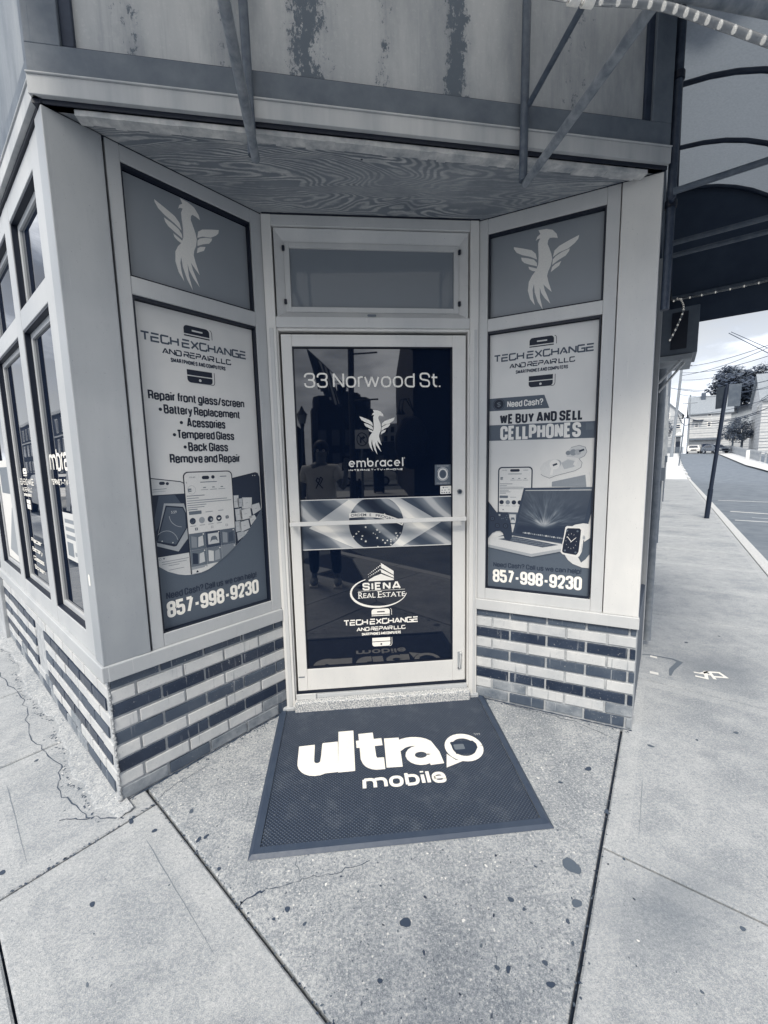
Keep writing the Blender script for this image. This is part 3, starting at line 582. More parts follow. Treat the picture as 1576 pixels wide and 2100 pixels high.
for k in range(260): a_ = random.uniform(-.05, 2.8); q_ = lf(a_, .08+.022*math.sin(a_*5)+.010*math.sin(a_*17+1)+abs(random.gauss(0, .012))); blob(q_[0], q_[1], random.uniform(.0012, .0045), random.choice((.05, .08, .14, .6)), random.uniform(1, 2), random.random()*3)
for fn, o_, lo_, hi_ in ((lf, -.10, -1.5, .05), (rf, -.045, -1.9, .02)):      # broken, dirt-filled edges along the two long joints
    for k in range(120): q_ = fn(random.uniform(lo_, hi_), o_+random.gauss(0, .006)); blob(q_[0], q_[1], random.uniform(.001, .0032), random.choice((.05, .08, .12)), random.uniform(1, 1.5), random.random()*3)
for k in range(70): q_ = lf(-.13+random.gauss(0, .004), random.uniform(-.1, .43)); blob(q_[0], q_[1], random.uniform(.001, .004), .07, 1.4, random.random()*3)
for fr_, L_ in ((LW, .8789), (RW, .848)):      # grime line where the brick meets the slab
    A.stroke([fr_(L_*k/40, .006+random.uniform(-.001, .004), 0)[:2] for k in range(41)], [random.uniform(.004, .014) for k in range(41)], .06, 1.4)
    for k in range(70): q_ = fr_(random.uniform(0, L_), abs(random.gauss(0, .02))+.006, 0); blob(q_[0], q_[1], random.uniform(.0015, .0045), random.choice((.06, .1, .15)), 1.5, random.random()*3)
for a_, b_ in (((-0.947, -0.802), (-0.55, -1.225)), ((1.203, -0.749), (0.981, -1.015)), ((-1.747, -0.434), (-1.355, -0.852))): A.stroke([(a_[0]+(b_[0]-a_[0])*k/8, a_[1]+(b_[1]-a_[1])*k/8+random.uniform(-.0015, .0015)) for k in range(9)], [.001, .003, .003, .0025, .002, .002, .0015, .001, .001], .2, 1)
# paint scribble and tar smear on the right-hand pavement
A.stroke([(2.19, .035), (2.236, -.004), (2.30, .075), (2.38, .052), (2.371, -.01), (2.30, .01)], .020, .8, 3); A.stroke([(2.25, .06), (2.327, .072), (2.28, -.02)], .018, .8, 3.4); A.stroke([(2.22, .08), (2.30, .03)], .016, .8, 3.8)
A.stroke([(2.10, .33), (2.13, .30)], .03, .75, 3); A.stroke([(1.93, .12), (1.97, .09)], .035, .7, 3)
A.stroke([(1.93, .40), (2.108, .352), (2.225, .266), (2.242, .22), (2.10, .13), (2.03, .06)], [.008, .012, .02, .034, .030, .012], .14, 2)
A.build('pavement_marks', None, kind='structure')
A = Art(lambda u, o, z: (*RF(u, z, 0)[:2], -.1195+o), 0)     # painted parking marks on the right-hand street
A.stroke([(16.2, 1.6), (16.0, 2.9)], .08, .8);  A.stroke([(12.6, 1.6), (12.3, 2.4)], .1, .75); A.stroke([(11.3, 1.9), (10.9, 3.1)], .10, .35); A.stroke([(10.6, 1.5), (10.5, 2.3)], .1, .6)
A.build('road_markings', None, kind='structure')
A = Art(lambda u, o, z: (u, z, -.117+o), 0)
for p in ([(-2.6, -5.4), (2.9, -5.4), (2.9, -5.7), (-2.6, -5.7)], [(-2.6, -7.6), (2.9, -7.6), (2.9, -7.9), (-2.6, -7.9)], [(-6, -9.6), (-5.2, -9.6), (-5.2, -14), (-6, -14)]): A.poly(p, .7)
A.build('road_markings', None, kind='structure')
# rough lime mortar fillet along the foot of the left wall
b = MB(); nS, nO = 150, 9
g = []
random.seed(3)
for i in range(nS+1):
    a = -.09+3.0*i/nS; row = []
    ow = .075+.022*math.sin(a*5)+.010*math.sin(a*17+1)+.006*math.sin(a*41)+random.uniform(-.004, .004)
    if a < .05: ow *= .75
    for j in range(nO+1):
        f = j/nO; o = -.02+(ow+.02)*f; z = .001+.012*(1-f)**1.4+random.uniform(0, .0028)*(1-f*.6); row.append(LF(a+random.uniform(-.004, .004), o, z if j < nO else -.004))
    g.append(row)
vs = [p for r in g for p in r]; fs = [(i*(nO+1)+j, (i+1)*(nO+1)+j, (i+1)*(nO+1)+j+1, i*(nO+1)+j+1) for i in range(nS) for j in range(nO)]
b.raw(vs, fs, PATCH, True); b.build('mortar_fillet', None, kind='structure')

# ------------------------------------------------------------------ the shop building
shop = thing('shop_building', (0, .5, 0), 'corner shop building with a chamfered recessed entrance over striped brick footings', 'building')
def brick_wall(fr, Lw, ztop, zbot, name, first=0, pat=None, hole=None, skew=0, corner=0):
    b = MB(); P = .0655; j = .0095; Lb = .2035
    b.wbox(fr, .0, Lw, -.10, -.004, zbot, ztop, MORT)
    rows = int((ztop-zbot)/P)+2; random.seed(len(name)*7+int(Lw*100))
    for r in range(rows):
        z1 = ztop-.012-(r-.42)*P; z0 = z1-P+j; z1 = min(z1, ztop-.003); z0 = max(z0, zbot)
        if z1-z0 < .008: continue
        dk = (r % 2 == 0); x = (-Lb/2 if not dk else 0)
        x += first
        while x < Lw-.004:
            a0 = max(.003, x+j/2); a1 = min(Lw-.003, x+Lb-j/2); x += Lb
            if a1-a0 < .012: continue
            if hole and a1 > hole[0] and a0 < hole[1] and z1 > hole[2] and z0 < hole[3]:
                if a0 < hole[0]-.02: a1 = hole[0]
                elif a1 > hole[1]+.02: a0 = hole[1]
                else: continue
            if dk: m = random.choice(BDV if (r//2) % 2 == 1 else BMV)
            else: m = random.choice(BLV)
            if r >= 8: m = BX if (r > 8 or random.random() < .45) else m
            if r == 7 and random.random() < .25: m = BX
            d = random.uniform(-.0012, .0012)
            b.wbox(fr, a0+random.uniform(0, .0015), a1-random.uniform(0, .0015), -.05, .0045+d*1.6, z0+random.uniform(0, .0012), z1-random.uniform(0, .0012), m)
    return b.build(name, shop, .0024, 2)
brick_wall(LW, LLW, .572, -.02, 'brick_footing', 0)
brick_wall(RW, LRW, .575, -.02, 'brick_footing', 0)
brick_wall(LF, 2.78, .585, -.02, 'brick_footing', .05, hole=(1.26, 1.55, .20, .47))
b = MB()
b.wbox(LF, 1.265, 1.545, -.04, -.006, .205, .465, varied('scarred_patch', .06, .6, 46, .95, 1.0, 60, lo=.45, hi=.55))
b.build('wall_vent', shop, label='blocked square vent patched with rough mortar')
# chipped mortar down the left corner
b = MB(); random.seed(5)
for k in range(120):
    z = -.005+k*.0048; r = random.choice((.0025, .004, .0055, .0075))+(.005 if k < 8 else 0)
    p = LF(-.003, -.001, z); b.ball((p[0]+random.uniform(-.002, .002), p[1]+random.uniform(-.003, .001), z), r, PATCH, 6, 4, (.9, .9, random.uniform(.7, 1.5)))
b.build('corner_mortar', shop, label='ragged pale mortar bead down the left brick corner')
# sills
def lip(b, fr, a0, a1, z0, z1, o0, o1, m): b.wbox(fr, a0, a1, o0, o1, z0, z1, m)
b = MB(); lip(b, LW, .0, LLW-.012, .572, .642, -.12, .022, ALU); b.build('window_sill', shop, .004)
b = MB(); lip(b, LF, -.021, 2.79, .574, .6435, -.12, .022, ALU); b.build('window_sill', shop, .004)
b = MB(); lip(b, RW, .002, LRW+.004, .577, .642, -.12, .022, ALU2); b.build('window_sill', shop, .004)
# corner posts (folded sheet cladding)
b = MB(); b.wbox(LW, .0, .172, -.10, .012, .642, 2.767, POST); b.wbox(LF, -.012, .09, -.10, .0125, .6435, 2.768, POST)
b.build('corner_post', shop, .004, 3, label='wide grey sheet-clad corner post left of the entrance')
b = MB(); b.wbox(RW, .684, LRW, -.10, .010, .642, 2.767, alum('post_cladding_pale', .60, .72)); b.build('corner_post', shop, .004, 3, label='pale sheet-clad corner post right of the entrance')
b = MB(); A = Art(LF, .0130); A.rr(.036, .060, .985, 1.035, .010, .8, 1); b = A.b; b.build('sticker_remnant', shop, label='torn white sticker remnant low on the corner post')
# window frames beside the door
def window(fr, s0, s1, z0, z1, holes, m, name, label, depth=.075, gk=.007):
    b = MB(); us = sorted({s0, s1}|{h[0] for h in holes}|{h[1] for h in holes})
    hs_ = sorted(holes, key=lambda h: h[2]); a0 = min(h[0] for h in holes); a1 = max(h[1] for h in holes)
    b.wbox(fr, s0, a0, -depth, .006, z0, z1, m); b.wbox(fr, a1, s1, -depth, .006, z0, z1, m)
    zz = z0
    for h in hs_:
        b.wbox(fr, a0, a1, -depth, .005, zz, h[2], m); zz = h[3]
    b.wbox(fr, a0, a1, -depth, .005, zz, z1, m)
    f = b.build(name, shop, .003, 2, label=label)
    g = MB()
    for h in hs_:
        u0, u1, q0, q1 = h
        for bx in ((u0, u0+gk, q0, q1), (u1-gk, u1, q0, q1), (u0+gk, u1-gk, q0, q0+gk), (u0+gk, u1-gk, q1-gk*1.6, q1)):
            g.wbox(fr, bx[0], bx[1], -.05, -.002, bx[2], bx[3], GASK)
    g.build('gasket', f)
    return f
GL = glassy('shop_glass', .006, 1.52); GLD = glassy('door_glass', .0045, 1.74)
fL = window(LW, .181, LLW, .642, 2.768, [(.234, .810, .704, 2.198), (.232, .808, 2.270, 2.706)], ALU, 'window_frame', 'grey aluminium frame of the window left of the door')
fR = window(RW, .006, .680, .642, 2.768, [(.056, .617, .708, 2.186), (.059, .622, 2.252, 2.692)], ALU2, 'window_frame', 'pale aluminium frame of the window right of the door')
for f_, fr, hs2 in ((fL, LW, [(.234, .810, .704, 2.198), (.232, .808, 2.270, 2.706)]), (fR, RW, [(.056, .617, .708, 2.186), (.059, .622, 2.252, 2.692)])):
    for h in hs2:
        b = MB(); b.wbox(fr, h[0], h[1], -.034, -.028, h[2], h[3], GL); b.build('pane', f_)
# door surround
b = MB()
b.wbox(DW, -.5056, -.456, -.10, .020, .0, 2.768, ALU3); b.wbox(DW, .610, .6582, -.10, .020, .0, 2.768, ALU3)
b.wbox(DW, -.456, .610, -.10, .018, 2.712, 2.768, ALU2); b.wbox(DW, -.456, .610, -.10, .016, 2.206, 2.262, ALU2)
b.wbox(DW, -.456, -.448, -.10, .006, .07, 2.206, ALU3); b.wbox(DW, .602, .610, -.10, .006, .07, 2.206, ALU3); b.wbox(DW, -.448, .602, -.10, .006, 2.192, 2.206, ALU3)
b.wbox(DW, -.448, .602, -.10, -.045, 2.176, 2.192, GASK)
df = b.build('door_frame', shop, .003, 3)
b = MB()
for a0, a1 in ((-.492, -.470), (.632, .648)): b = MB(); b.wbox(DW, a0, a1, .018, .024, .03, 2.20, ALU2); b.build('frame_moulding', df, .003, 2)
# transom light over the door
t0, t1, y0, y1 = -.452, .606, 2.262, 2.712
b = MB()
def ring(b, fr, u0, u1, z0, z1, wd, o0, o1, m):
    b.wbox(fr, u0, u0+wd, o0, o1, z0, z1, m); b.wbox(fr, u1-wd, u1, o0, o1, z0, z1, m); b.wbox(fr, u0+wd, u1-wd, o0, o1-.0006, z0, z0+wd, m); b.wbox(fr, u0+wd, u1-wd, o0, o1-.0006, z1-wd, z1, m)
# splayed outer sash, mitred
def splay(b, fr, u0, u1, z0, z1, U0_, U1_, Z0_, Z1_, oo, oi, m):
    o = [(u0, z0), (u1, z0), (u1, z1), (u0, z1)]; i_ = [(U0_, Z0_), (U1_, Z0_), (U1_, Z1_), (U0_, Z1_)]
    for k in range(4):
        a, b_, c, d = o[k], o[(k+1) % 4], i_[(k+1) % 4], i_[k]
        b.face([fr(a[0], oo, a[1]), fr(b_[0], oo, b_[1]), fr(c[0], oi, c[1]), fr(d[0], oi, d[1])], m)
splay(b, DW, t0+.004, t1-.004, y0+.002, y1-.004, t0+.052, t1-.052, y0+.034, y1-.062, .004, -.022, ALU2)
ring(b, DW, t0+.052, t1-.052, y0+.034, y1-.062, .027, -.06, -.016, ALU2)
tr = b.build('transom_window', shop, .0015, 2, label='narrow transom window with a splayed sash above the door')
b = MB(); b.wbox(DW, t0+.079, t1-.079, -.036, -.030, y0+.061, y1-.089, glassy('filmed_glass', .21, 1.45)); b.build('pane', tr)
b = MB()
for u in (t0+.05, t1-.05):
    for z in (y0+.085, y1-.095): b = MB(); b.wbox(DW, u-.007, u+.007, -.02, -.005, z-.012, z+.012, GASK); b.build('hinge_clip', tr, .002)
A = Art(DW, .0175); A.rr(.036, .084, 2.262+.001, 2.276, .006, .16, 1); A.build('maker_plate', tr)
# the door
d0, d1, e0, e1 = -.437, .592, .112, 2.176
b = MB(); g0, g1, h0, h1 = -.380, .515, .247, 2.113
b.wbox(DW, d0, g0, -.045, -.002, e0, e1, ALU3); b.wbox(DW, g1, d1, -.045, -.002, e0, e1, ALU3)
b.wbox(DW, g0, g1, -.045, -.003, h1, e1, ALU3); b.wbox(DW, g0, g1, -.045, -.003, e0, h0, ALU3)
door = b.build('door', shop, .003, 3, label='pale aluminium glazed door in the recessed entrance')
b = MB()
for u0, u1, z0, z1 in ((g0, g0+.006, h0, h1), (g1-.006, g1, h0, h1), (g0+.006, g1-.006, h0, h0+.006), (g0+.006, g1-.006, h1-.006, h1)): b.wbox(DW, u0, u1, -.035, -.006, z0, z1, GASK)
b.build('gasket', door)
b = MB(); b.wbox(DW, g0, g1, -.024, -.018, h0, h1, GLD); b.build('glass', door)
b = MB(); b.wbox(DW, -.43, .579, .052, .066, 1.128, 1.152, ALU3)
for u in (-.417, .566): b.wbox(DW, u-.012, u+.012, -.004, .0525, 1.131, 1.149, ALU2)
b.build('push_bar', door, .003, 3)
b = MB(); pc = DW(.555, 0, 1.294)
b.tube([(pc[0], pc[1]+.004, pc[2]), (pc[0], pc[1]-.010, pc[2])], .0145, varied('worn_steel', .2, .35, 60, .3, metal=.6), 20)
b.tube([(pc[0], pc[1]-.009, pc[2]), (pc[0], pc[1]-.013, pc[2])], .009, M('lock_core', .09, .35, metal=.6), 16); b.wbox(DW, .553, .557, .012, .0135, 1.290, 1.300, GASK)
b.build('lock_cylinder', door)
b = MB(); b.wbox(DW, .545, .568, -.003, .004, .19, .30, alum('old_latch', .3, .42)); b.tube([DW(.562, .006, .295), DW(.560, .012, .26), DW(.556, .010, .20), DW(.548, .006, .192)], .0035, ALU2, 8)
b.ball(DW(.562, .008, .293), .007, ALU2); b.ball(DW(.548, .006, .195), .005, GASK); b.build('floor_latch', door, .001)
A = Art(DW, -.0015); A.rect(-.432, -.395, .196, .204, .2, 1); A.build('maker_plate', door)
b = MB(); b.wbox(DW, -.448, .602, -.08, .012, .068, .090, ALU); b.wbox(DW, -.448, .602, -.08, -.004, .090, .108, GASK); b.wbox(DW, -.448, -.33, .012, .022, .068, .102, ALU2)
b.build('door_threshold', shop, .003)
b = MB(); b.wbox(DW, -.4555, .612, -.12, .052, -.01, .068, varied('terrazzo_step', .22, .66, 150, .7, .5, 200, det=3, lo=.4, hi=.6)); b.wbox(DW, -.53, -.4560, -.1, .03, -.01, .028, MORT); b.wbox(DW, .6125, .672, -.1, .03, -.01, .030, MORT)
b.build('stone_step', shop, .009, 3)
# soffit and its dark shadow line
b = MB(); pts = [LP, RP, XRP, XLP]
b.prism([LF(-.01, .0, 0)[:2], RF(-.01, .0, 0)[:2], (XRP[0]+.02, .03), (XLP[0]-.02, .03)], 2.772, 2.79, PLY); b.build('soffit', shop, label='weathered plywood soffit over the entrance')
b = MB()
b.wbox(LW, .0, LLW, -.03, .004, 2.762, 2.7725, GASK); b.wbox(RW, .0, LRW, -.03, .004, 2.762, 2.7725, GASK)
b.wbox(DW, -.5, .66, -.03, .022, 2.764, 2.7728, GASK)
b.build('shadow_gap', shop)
b = MB()      # ragged chalky strip under the fascia
random.seed(9); n = 60
for i in range(n):
    a0 = .10+2.36*i/n; a1 = .10+2.36*(i+1)/n; d = .044+random.uniform(-.004, .004)
    if i % 1 == 0: b.wbox(FA, a0, a1, -d, .002, 2.752+random.uniform(-.0015, .0015), 2.771, CHALK)
b.build('soffit_trim', shop, label='ragged chalky trim strip along the front edge of the soffit')
# fascia: dark frame, pale drip edge, weathered sign panel
def fascia(fr, s0, s1, name, p0, p1, ztop=3.9, PEEL=PEEL):
    b = MB(); b.wbox(fr, s0, s1, -.02, .030, 2.788, 2.851, CREAM); b.wbox(fr, s0, s1, -.02, .036, 2.851, 2.857, CREAM)
    b.build('drip_edge', shop, .002)
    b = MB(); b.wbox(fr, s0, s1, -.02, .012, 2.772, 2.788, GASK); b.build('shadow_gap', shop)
    b = MB(); b.wbox(fr, s0, s1, -.05, .022, 2.857, 2.955, DARKFR); b.wbox(fr, s0, p0, -.05, .0215, 2.955, ztop, DARKFR); b.wbox(fr, p1, s1, -.05, .0215, 2.955, ztop, DARKFR); b.wbox(fr, p0, p1, -.05, .0215, ztop-.1, ztop, DARKFR)
    b.build('fascia_frame', shop, .003)
    b = MB(); D2 = varied('dark_moulding', .02, .04, 12, .6)
    b.wbox(fr, p0, p1, -.04, .010, 2.955, 2.967, D2); b.wbox(fr, p0, p0+.04, -.04, .009, 2.967, ztop-.1, D2); b.wbox(fr, p1-.03, p1, -.04, .009, 2.967, ztop-.1, D2)
    b.build('fascia_moulding', shop, .003)
    b = MB(); b.wbox(fr, p0+.04, p1-.03, -.04, -.006, 2.967, ztop-.1, PEEL); b.build('sign_panel', shop, label=name)
fascia(FA, -.03, LFA+.005, 'stained and flaking blank sign panel above the entrance', .085, 2.455)
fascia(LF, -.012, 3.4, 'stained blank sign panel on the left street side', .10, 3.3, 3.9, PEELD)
# upper storeys, roof and hidden walls, so the place holds together from the side
UP = varied('upper_render', .3, .4, 2, .85)
b = MB()
b.wbox(FA, -.02, LFA, -.06, -.052, 3.9, 7.2, UP); b.wbox(LF, 0, 9, -.25, -.06, 3.9, 7.2, UP); b.wbox(RF, .02, 9, -.3, -.05, 2.2, 7.2, UP)
pl = [LF(0, -.06, 0)[:2], RF(0, -.06, 0)[:2], RF(9, -.06, 0)[:2], (.5, 13), LF(9, -.06, 0)[:2]]
b.prism(pl, 7.2, 7.4, UP); b.prism(pl, 2.95, 3.0, UP); b.build('upper_wall', shop)
b = MB(); b.wbox(LW, 0, LLW, -.14, -.11, .0, 2.77, GASK); b.wbox(RW, 0, LRW, -.14, -.11, 0, 2.77, GASK); b.wbox(DW, -.5, .66, -.14, -.11, 0, 2.77, GASK); b.build('backing_wall', shop)

# ---- left street front
lfm = ALU; b = MB()
b.wbox(LF, .0905, .236, -.09, .004, .6435, 2.768, lfm)
muls = [(.780, .905), (1.665, .79+1.0), (2.55, 2.76)]
for a0, a1 in muls: b.wbox(LF, a0, a1, -.09, .004, .6435, 2.768, lfm)
for a0, a1 in ((.236, .780), (.905, 1.665), (1.79, 2.55)):
    b.wbox(LF, a0, a1, -.09, .003, .6435, .735, lfm); b.wbox(LF, a0, a1, -.09, .003, 2.165, 2.262, lfm); b.wbox(LF, a0, a1, -.09, .003, 2.67, 2.768, lfm)
sw = b.build('window_frame', shop, .003, label='long window wall frame facing the left street')
gl = MB(); inn = MB(); pn = 0
for a0, a1 in ((.236, .780), (.905, 1.665), (1.79, 2.55)):
    for z0, z1 in ((.735, 2.165), (2.262, 2.67)):
        g = MB()
        for u0, u1, q0, q1 in ((a1-.010, a1, z0, z1), (a0, a0+.006, z0, z1), (a0+.006, a1-.010, z0, z0+.006), (a0+.006, a1-.010, z1-.010, z1)): g.wbox(LF, u0, u1, -.055, -.001, q0, q1, GASK)
        g.build('gasket', sw)
        g = MB(); ring(g, LF, a0+.006, a1-.010, z0+.006, z1-.010, .028, -.06, -.024, ALU); g.build('inner_sash', sw, .002)
        g = MB(); g.wbox(LF, a0+.028, a1-.028, -.040, -.034, z0+.028, z1-.028, glassy('street_glass', .006, 3.0)); g.build('pane', sw)
b = MB(); b.wbox(LF, 2.78, 3.4, -.3, .03, -.05, 2.80, varied('pilaster_render', .32, .45, 5, .8, .3)); b.build('pilaster', shop, .006)
b = MB(); b.wbox(LF, 3.4, 9, -.3, -.02, -.05, 3.9, UP); b.build('side_wall', shop)
# ---- right street front, seen edge on
b = MB(); b.wbox(RF, .001, .085, -.10, .0, .0, 2.78, alum('edge_trim', .32, .42)); b.wbox(RF, .0855, .16, -.10, -.012, .0, 2.78, varied('dark_reveal', .03, .06, 10, .7)); b.wbox(RF, .1605, 1.0, -.12, -.02, 0.55, 2.78, GL); b.wbox(RF, .1605, 1.0, -.12, -.004, 0, .55, BM); b.wbox(RF, 1.0005, 1.09, -.12, .0, .0, 2.78, ALU)
b.build('side_wall', shop, .002)

# neighbouring row along the right street
nb = thing('brick_building', RF(8, -2, 0), 'long brick row of shops running down the right-hand street', 'building')
b = MB(); NBR = brick('row_brick', .10, .22, .85, .3)
b.wbox(RF, 1.6, 30, -6, -.055, 0, 6.8, NBR); b.build('wall', nb)
for k in range(11):
    b = MB(); s_ = 1.65+k*2.4; b.wbox(RF, s_, s_+.35, -.06, -.012, 0, 3.1, varied('row_pilaster', .25, .4, 8, .8))
    b.build('pilaster', nb, .004)
    if k: b = MB(); b.wbox(RF, s_+.5, s_+2.2, -.07, -.035, .7, 2.5, GL); b.build('shop_window', nb)
b = MB(); b.wbox(RF, 1.10, 1.6, -.2, -.03, 0, 6.8, NBR); b.build('end_wall', nb)
b = MB(); p = [RF(1.3, .005, z)[:2] for z in (0,)]
b.tube([RF(1.22, .018, .05), RF(1.22, .018, 2.1)], .028, varied('painted_downpipe', .18, .28, 20, .6), 10); b.build('downpipe', nb)
for s_, z in ((5.2, 1.2), (12.5, 1.4)): b = MB(); b.wbox(RF, s_, s_+.2, -.05, .05, z-.1, z+.1, M('meter_box', .1, .6)); b.tube([RF(s_+.1, .0, z-.1), RF(s_+.1, .0, .1)], .015, M('meter_box', .1), 6); b.build('meter_box', nb)
b = MB(); b.tube([RF(.035, .033, z) for z in (2.17, 2.6, 3.2, 4.2, 5.2)], .019, varied('dark_pipe_paint', .03, .07, 30, .5), 12)
for z in (2.62, 3.15, 3.62): b.tube([RF(.035, .033, z), RF(.035, .033, z+.03)], .025, GASK, 12)
tag(b.build('conduit_pipe', None), 'dark vertical pipe up the right corner of the shop beside the awning', 'pipe')
# ------------------------------------------------------------------ posters
NAVY, SLATE, INKG, WHT, PAPER = .008, .10, .075, .88, .58
def paper_mat(key, a, b, fan=None, sc=3):
    if key in _c: return _c[key]
    m = Mat(key, a, .32, spec=.45); f = m.noise(sc, 3); c = m.mix(m.bw(f, .3, .7), a, b)
    g = m.n.new('ShaderNodeTexWave'); g.inputs['Scale'].default_value = 95; g.bands_direction = 'Z'; g.inputs['Distortion'].default_value = 1.5; m.link(m.tc.outputs['Object'], g.inputs['Vector'])
    c = m.mix(m.mul(g.outputs['Fac'], .10), c, a*.6); m.color(c); m.bump(m.noise(2.2, 3), .10, .02); _c[key] = m.m; return m.m
PAP = paper_mat('poster_paper', .58, .66); GREYP = paper_mat('poster_grey', .25, .275)
OFF = -.0275
def sheet(fr, u0, u1, z0, z1, m, off=OFF): b = MB(); b.wbox(fr, u0, u1, off-.0016, off-.0001, z0, z1, m); return b
def tech_logo(A, u0, u1, z0, z1, c1, c2, c3, hole, w_=.0078):
    """z0..z1 = band of the top word; everything else keeps its place relative to it"""
    W = u1-u0; h = z1-z0; c = u0+W*.5
    techtext(A, 'TECH EXCHANGE', u0, u1, z0, z1, w_, c1)
    techtext(A, 'AND REPAIR LLC', u0+W*.17, u0+W*.826, z0-h*1.07, z0-h*.38, w_*.72, c2, gap=.26)
    sans(A, 'SMARTPHONES AND COMPUTERS', u0+W*.238, u0+W*.765, z0-h*1.84, z0-h*1.36, .2, c2, sp=.25)
    # phone, cut in two by the words: ear-piece end above, home-button end below
    a0, a1 = u0+W*.375, u0+W*.617; y = z1+h*.42
    r = h*.42
    A.rr(a0, a1, y+h*.28, y+h*1.22, r, c3, 2, (1, 1, 0, 0)); A.rect(a0, a1, y, y+h*.14, c3, 2); A.rect(a0+W*.075, a0+W*.175, y+h*.62, y+h*.80, hole, 4)
    A.stroke([(a1+W*.005, y+h*1.17)]+unit_arc(a1+W*.008, y+h*.75, W*.017, h*.42, 80, 0, 5)+[(a1+W*.025, y+h*.1)], w_*.35, c3, 2)
    y = z0-h*3.85; t = z0-h*2.36
    A.rect(a0, a1, t-h*.62, t, c3, 2); A.rr(a0, a1, y, t-h*.74, r, c3, 2, (0, 0, 1, 1)); A.disc(u0+W*.495, y+h*.36, h*.155, hole, 4)
    A.stroke([(a1+W*.022, t)]+unit_arc(a1+W*.002, y+h*.45, W*.02, h*.45, 0, -85, 6)+[(a1-W*.02, y-h*.0)], w_*.35, c3, 2)
def bulletin(A, u, z, r=.0075): A.disc(u, z, r, NAVY, 2)
# --- upper panels with the rising bird
def bird_panel(fr, u0, u1, z0, z1, cu, bz, h, label, xs=1):
    t = sheet(fr, u0, u1, z0, z1, GREYP).build('window_graphic', None, label=label, cat='window graphic', group='grey bird panels above the posters')
    A = Art(fr, OFF); bird(A, cu, bz, h, .72, 2, xs); A.build('bird_emblem', t)
bird_panel(LW, .246, .800, 2.286, 2.690, .5045, 2.277+.02, .39, 'grey bird panel above the poster left of the door', .94)
bird_panel(RW, .064, .614, 2.262, 2.680, .3405, 2.2637+.0, .402, 'grey bird panel above the poster right of the door')
# --- left poster
t = sheet(LW, .248, .800, .712, 2.184, PAP).build('window_poster', None, label='repair price list poster with three phones left of the door', cat='poster', group='tall window posters')
A = Art(LW, OFF)
tech_logo(A, .2575, .7605, 2.0262, 2.0665, INKG, .03, NAVY, PAPER)
A.build('logo', t)
A = Art(LW, OFF)
for s_, u0, u1, z0, z1 in (('Repair front glass/screen', .268, .743, 1.775, 1.8165), ('Battery Replacement', .3285, .717, 1.717, 1.7585), ('Acessories', .427, .622, 1.661, 1.7045), ('Tempered Glass', .3775, .668, 1.605, 1.647), ('Back Glass', .4245, .625, 1.5463, 1.5898), ('Remove and Repair', .3365, .690, 1.490, 1.5335)):
    sans(A, s_, u0, u1, z0, z1, .18, NAVY, sp=.18, space=.5, rr=.38)
for u, z in ((.3145, 1.7343), (.402, 1.6803), (.3664, 1.6225), (.4104, 1.5664)): bulletin(A, u, z)
sans(A, 'Need Cash? Call us we can help!', .268, .741, .8525, .887, .16, .03, 5)
A.build('lettering', t); A = Art(LW, OFF); sans(A, '857-998-9230', .266, .750, .7605, .8405, .185, WHT, 5, sp=.12, rr=.6)
A.build('phone_number', t)
A = Art(LW, OFF)     # picture: three phones over a grey swoop
arc = [(.248, 1.016), (0.2863, 0.9836), (0.33, .961), (0.3635, 0.9498), (.40, .9435), (0.44, 0.9451), (.475, .953), (0.5054, 0.9653), (0.5803, 1.0119), (0.6495, 1.0623), (.692, 1.101), (0.7285, 1.1417), (.765, 1.187), (0.7995, 1.236)]
def arcz(u):
    for (a, za), (b_, zb) in zip(arc, arc[1:]):
        if u <= b_: return za+(zb-za)*(max(u, a)-a)/(b_-a)
    return arc[-1][1]
def above(poly): # keep the part of a shape above the swoop
    o = []
    for (a, b_) in zip(poly, poly[1:]+poly[:1]):
        for k in range(8): f = k/8; o.append((a[0]+(b_[0]-a[0])*f, a[1]+(b_[1]-a[1])*f))
    return [(u, max(z, arcz(u)+.0005)) for u, z in o]
A.poly([(.248, .712), (.800, .712)]+arc[::-1], .105, 1)
A.poly(above([(.2485, 1.4236), (.386, 1.400), (.3935, 1.39), (.3935, .95), (.2485, .98)]), .55, 1.5)
A.stroke([(.2485, 1.4236), (.375, 1.4035), (.3925, 1.394)], .004, .02, 2.5)
A.rr(.281, .306, 1.392, 1.407, .0072, .02, 3); A.disc(.3165, 1.397, .007, .02, 3)
A.poly(above([(.2485, 1.3473), (.3905, 1.3463), (.3905, 1.0571), (.2485, 1.0588)]), .02, 2.5)
A.poly([(.275, 1.343), (.345, 1.343), (.37, 1.30), (.30, 1.305), (.262, 1.20), (.2485, 1.18), (.2485, 1.24)], .07, 3)
A.poly([(.2945, 1.3064), (.3833, 1.2984), (.3905, 1.26), (.3905, 1.13), (.3403, 1.0712), (.2490, 1.112), (.249, 1.135)], .33, 4)
A.poly([(.3005, 1.2962), (.3782, 1.2829), (.3895, 1.25), (.3895, 1.18), (.334, 1.0994), (.322, 1.0985), (.2495, 1.128), (.2495, 1.14)], .02, 5)
A.poly([(.3045, 1.289), (.3742, 1.277), (.3845, 1.25), (.383, 1.18), (.331, 1.107), (.2535, 1.135)], .085, 6)
A.stroke([(.312, 1.245)]+unit_arc(.372, 1.245, .060, .058, 180, 262, 7), .0025, .33, 7); A.stroke(unit_arc(.29, 1.118, .052, .06, 130, 10, 8), .0025, .33, 7); A.text('5:59', .322, .346, 1.256, 1.268, .45, .01, 7)
for u, z in ((.272, 1.132), (.318, 1.118)): A.disc(u, z, .0028, .6, 7)
A.stroke([(.252, 1.372), (.312, 1.374)], .0028, .2, 3); A.stroke([(.252, 1.362), (.306, 1.363)], .0022, .3, 3)
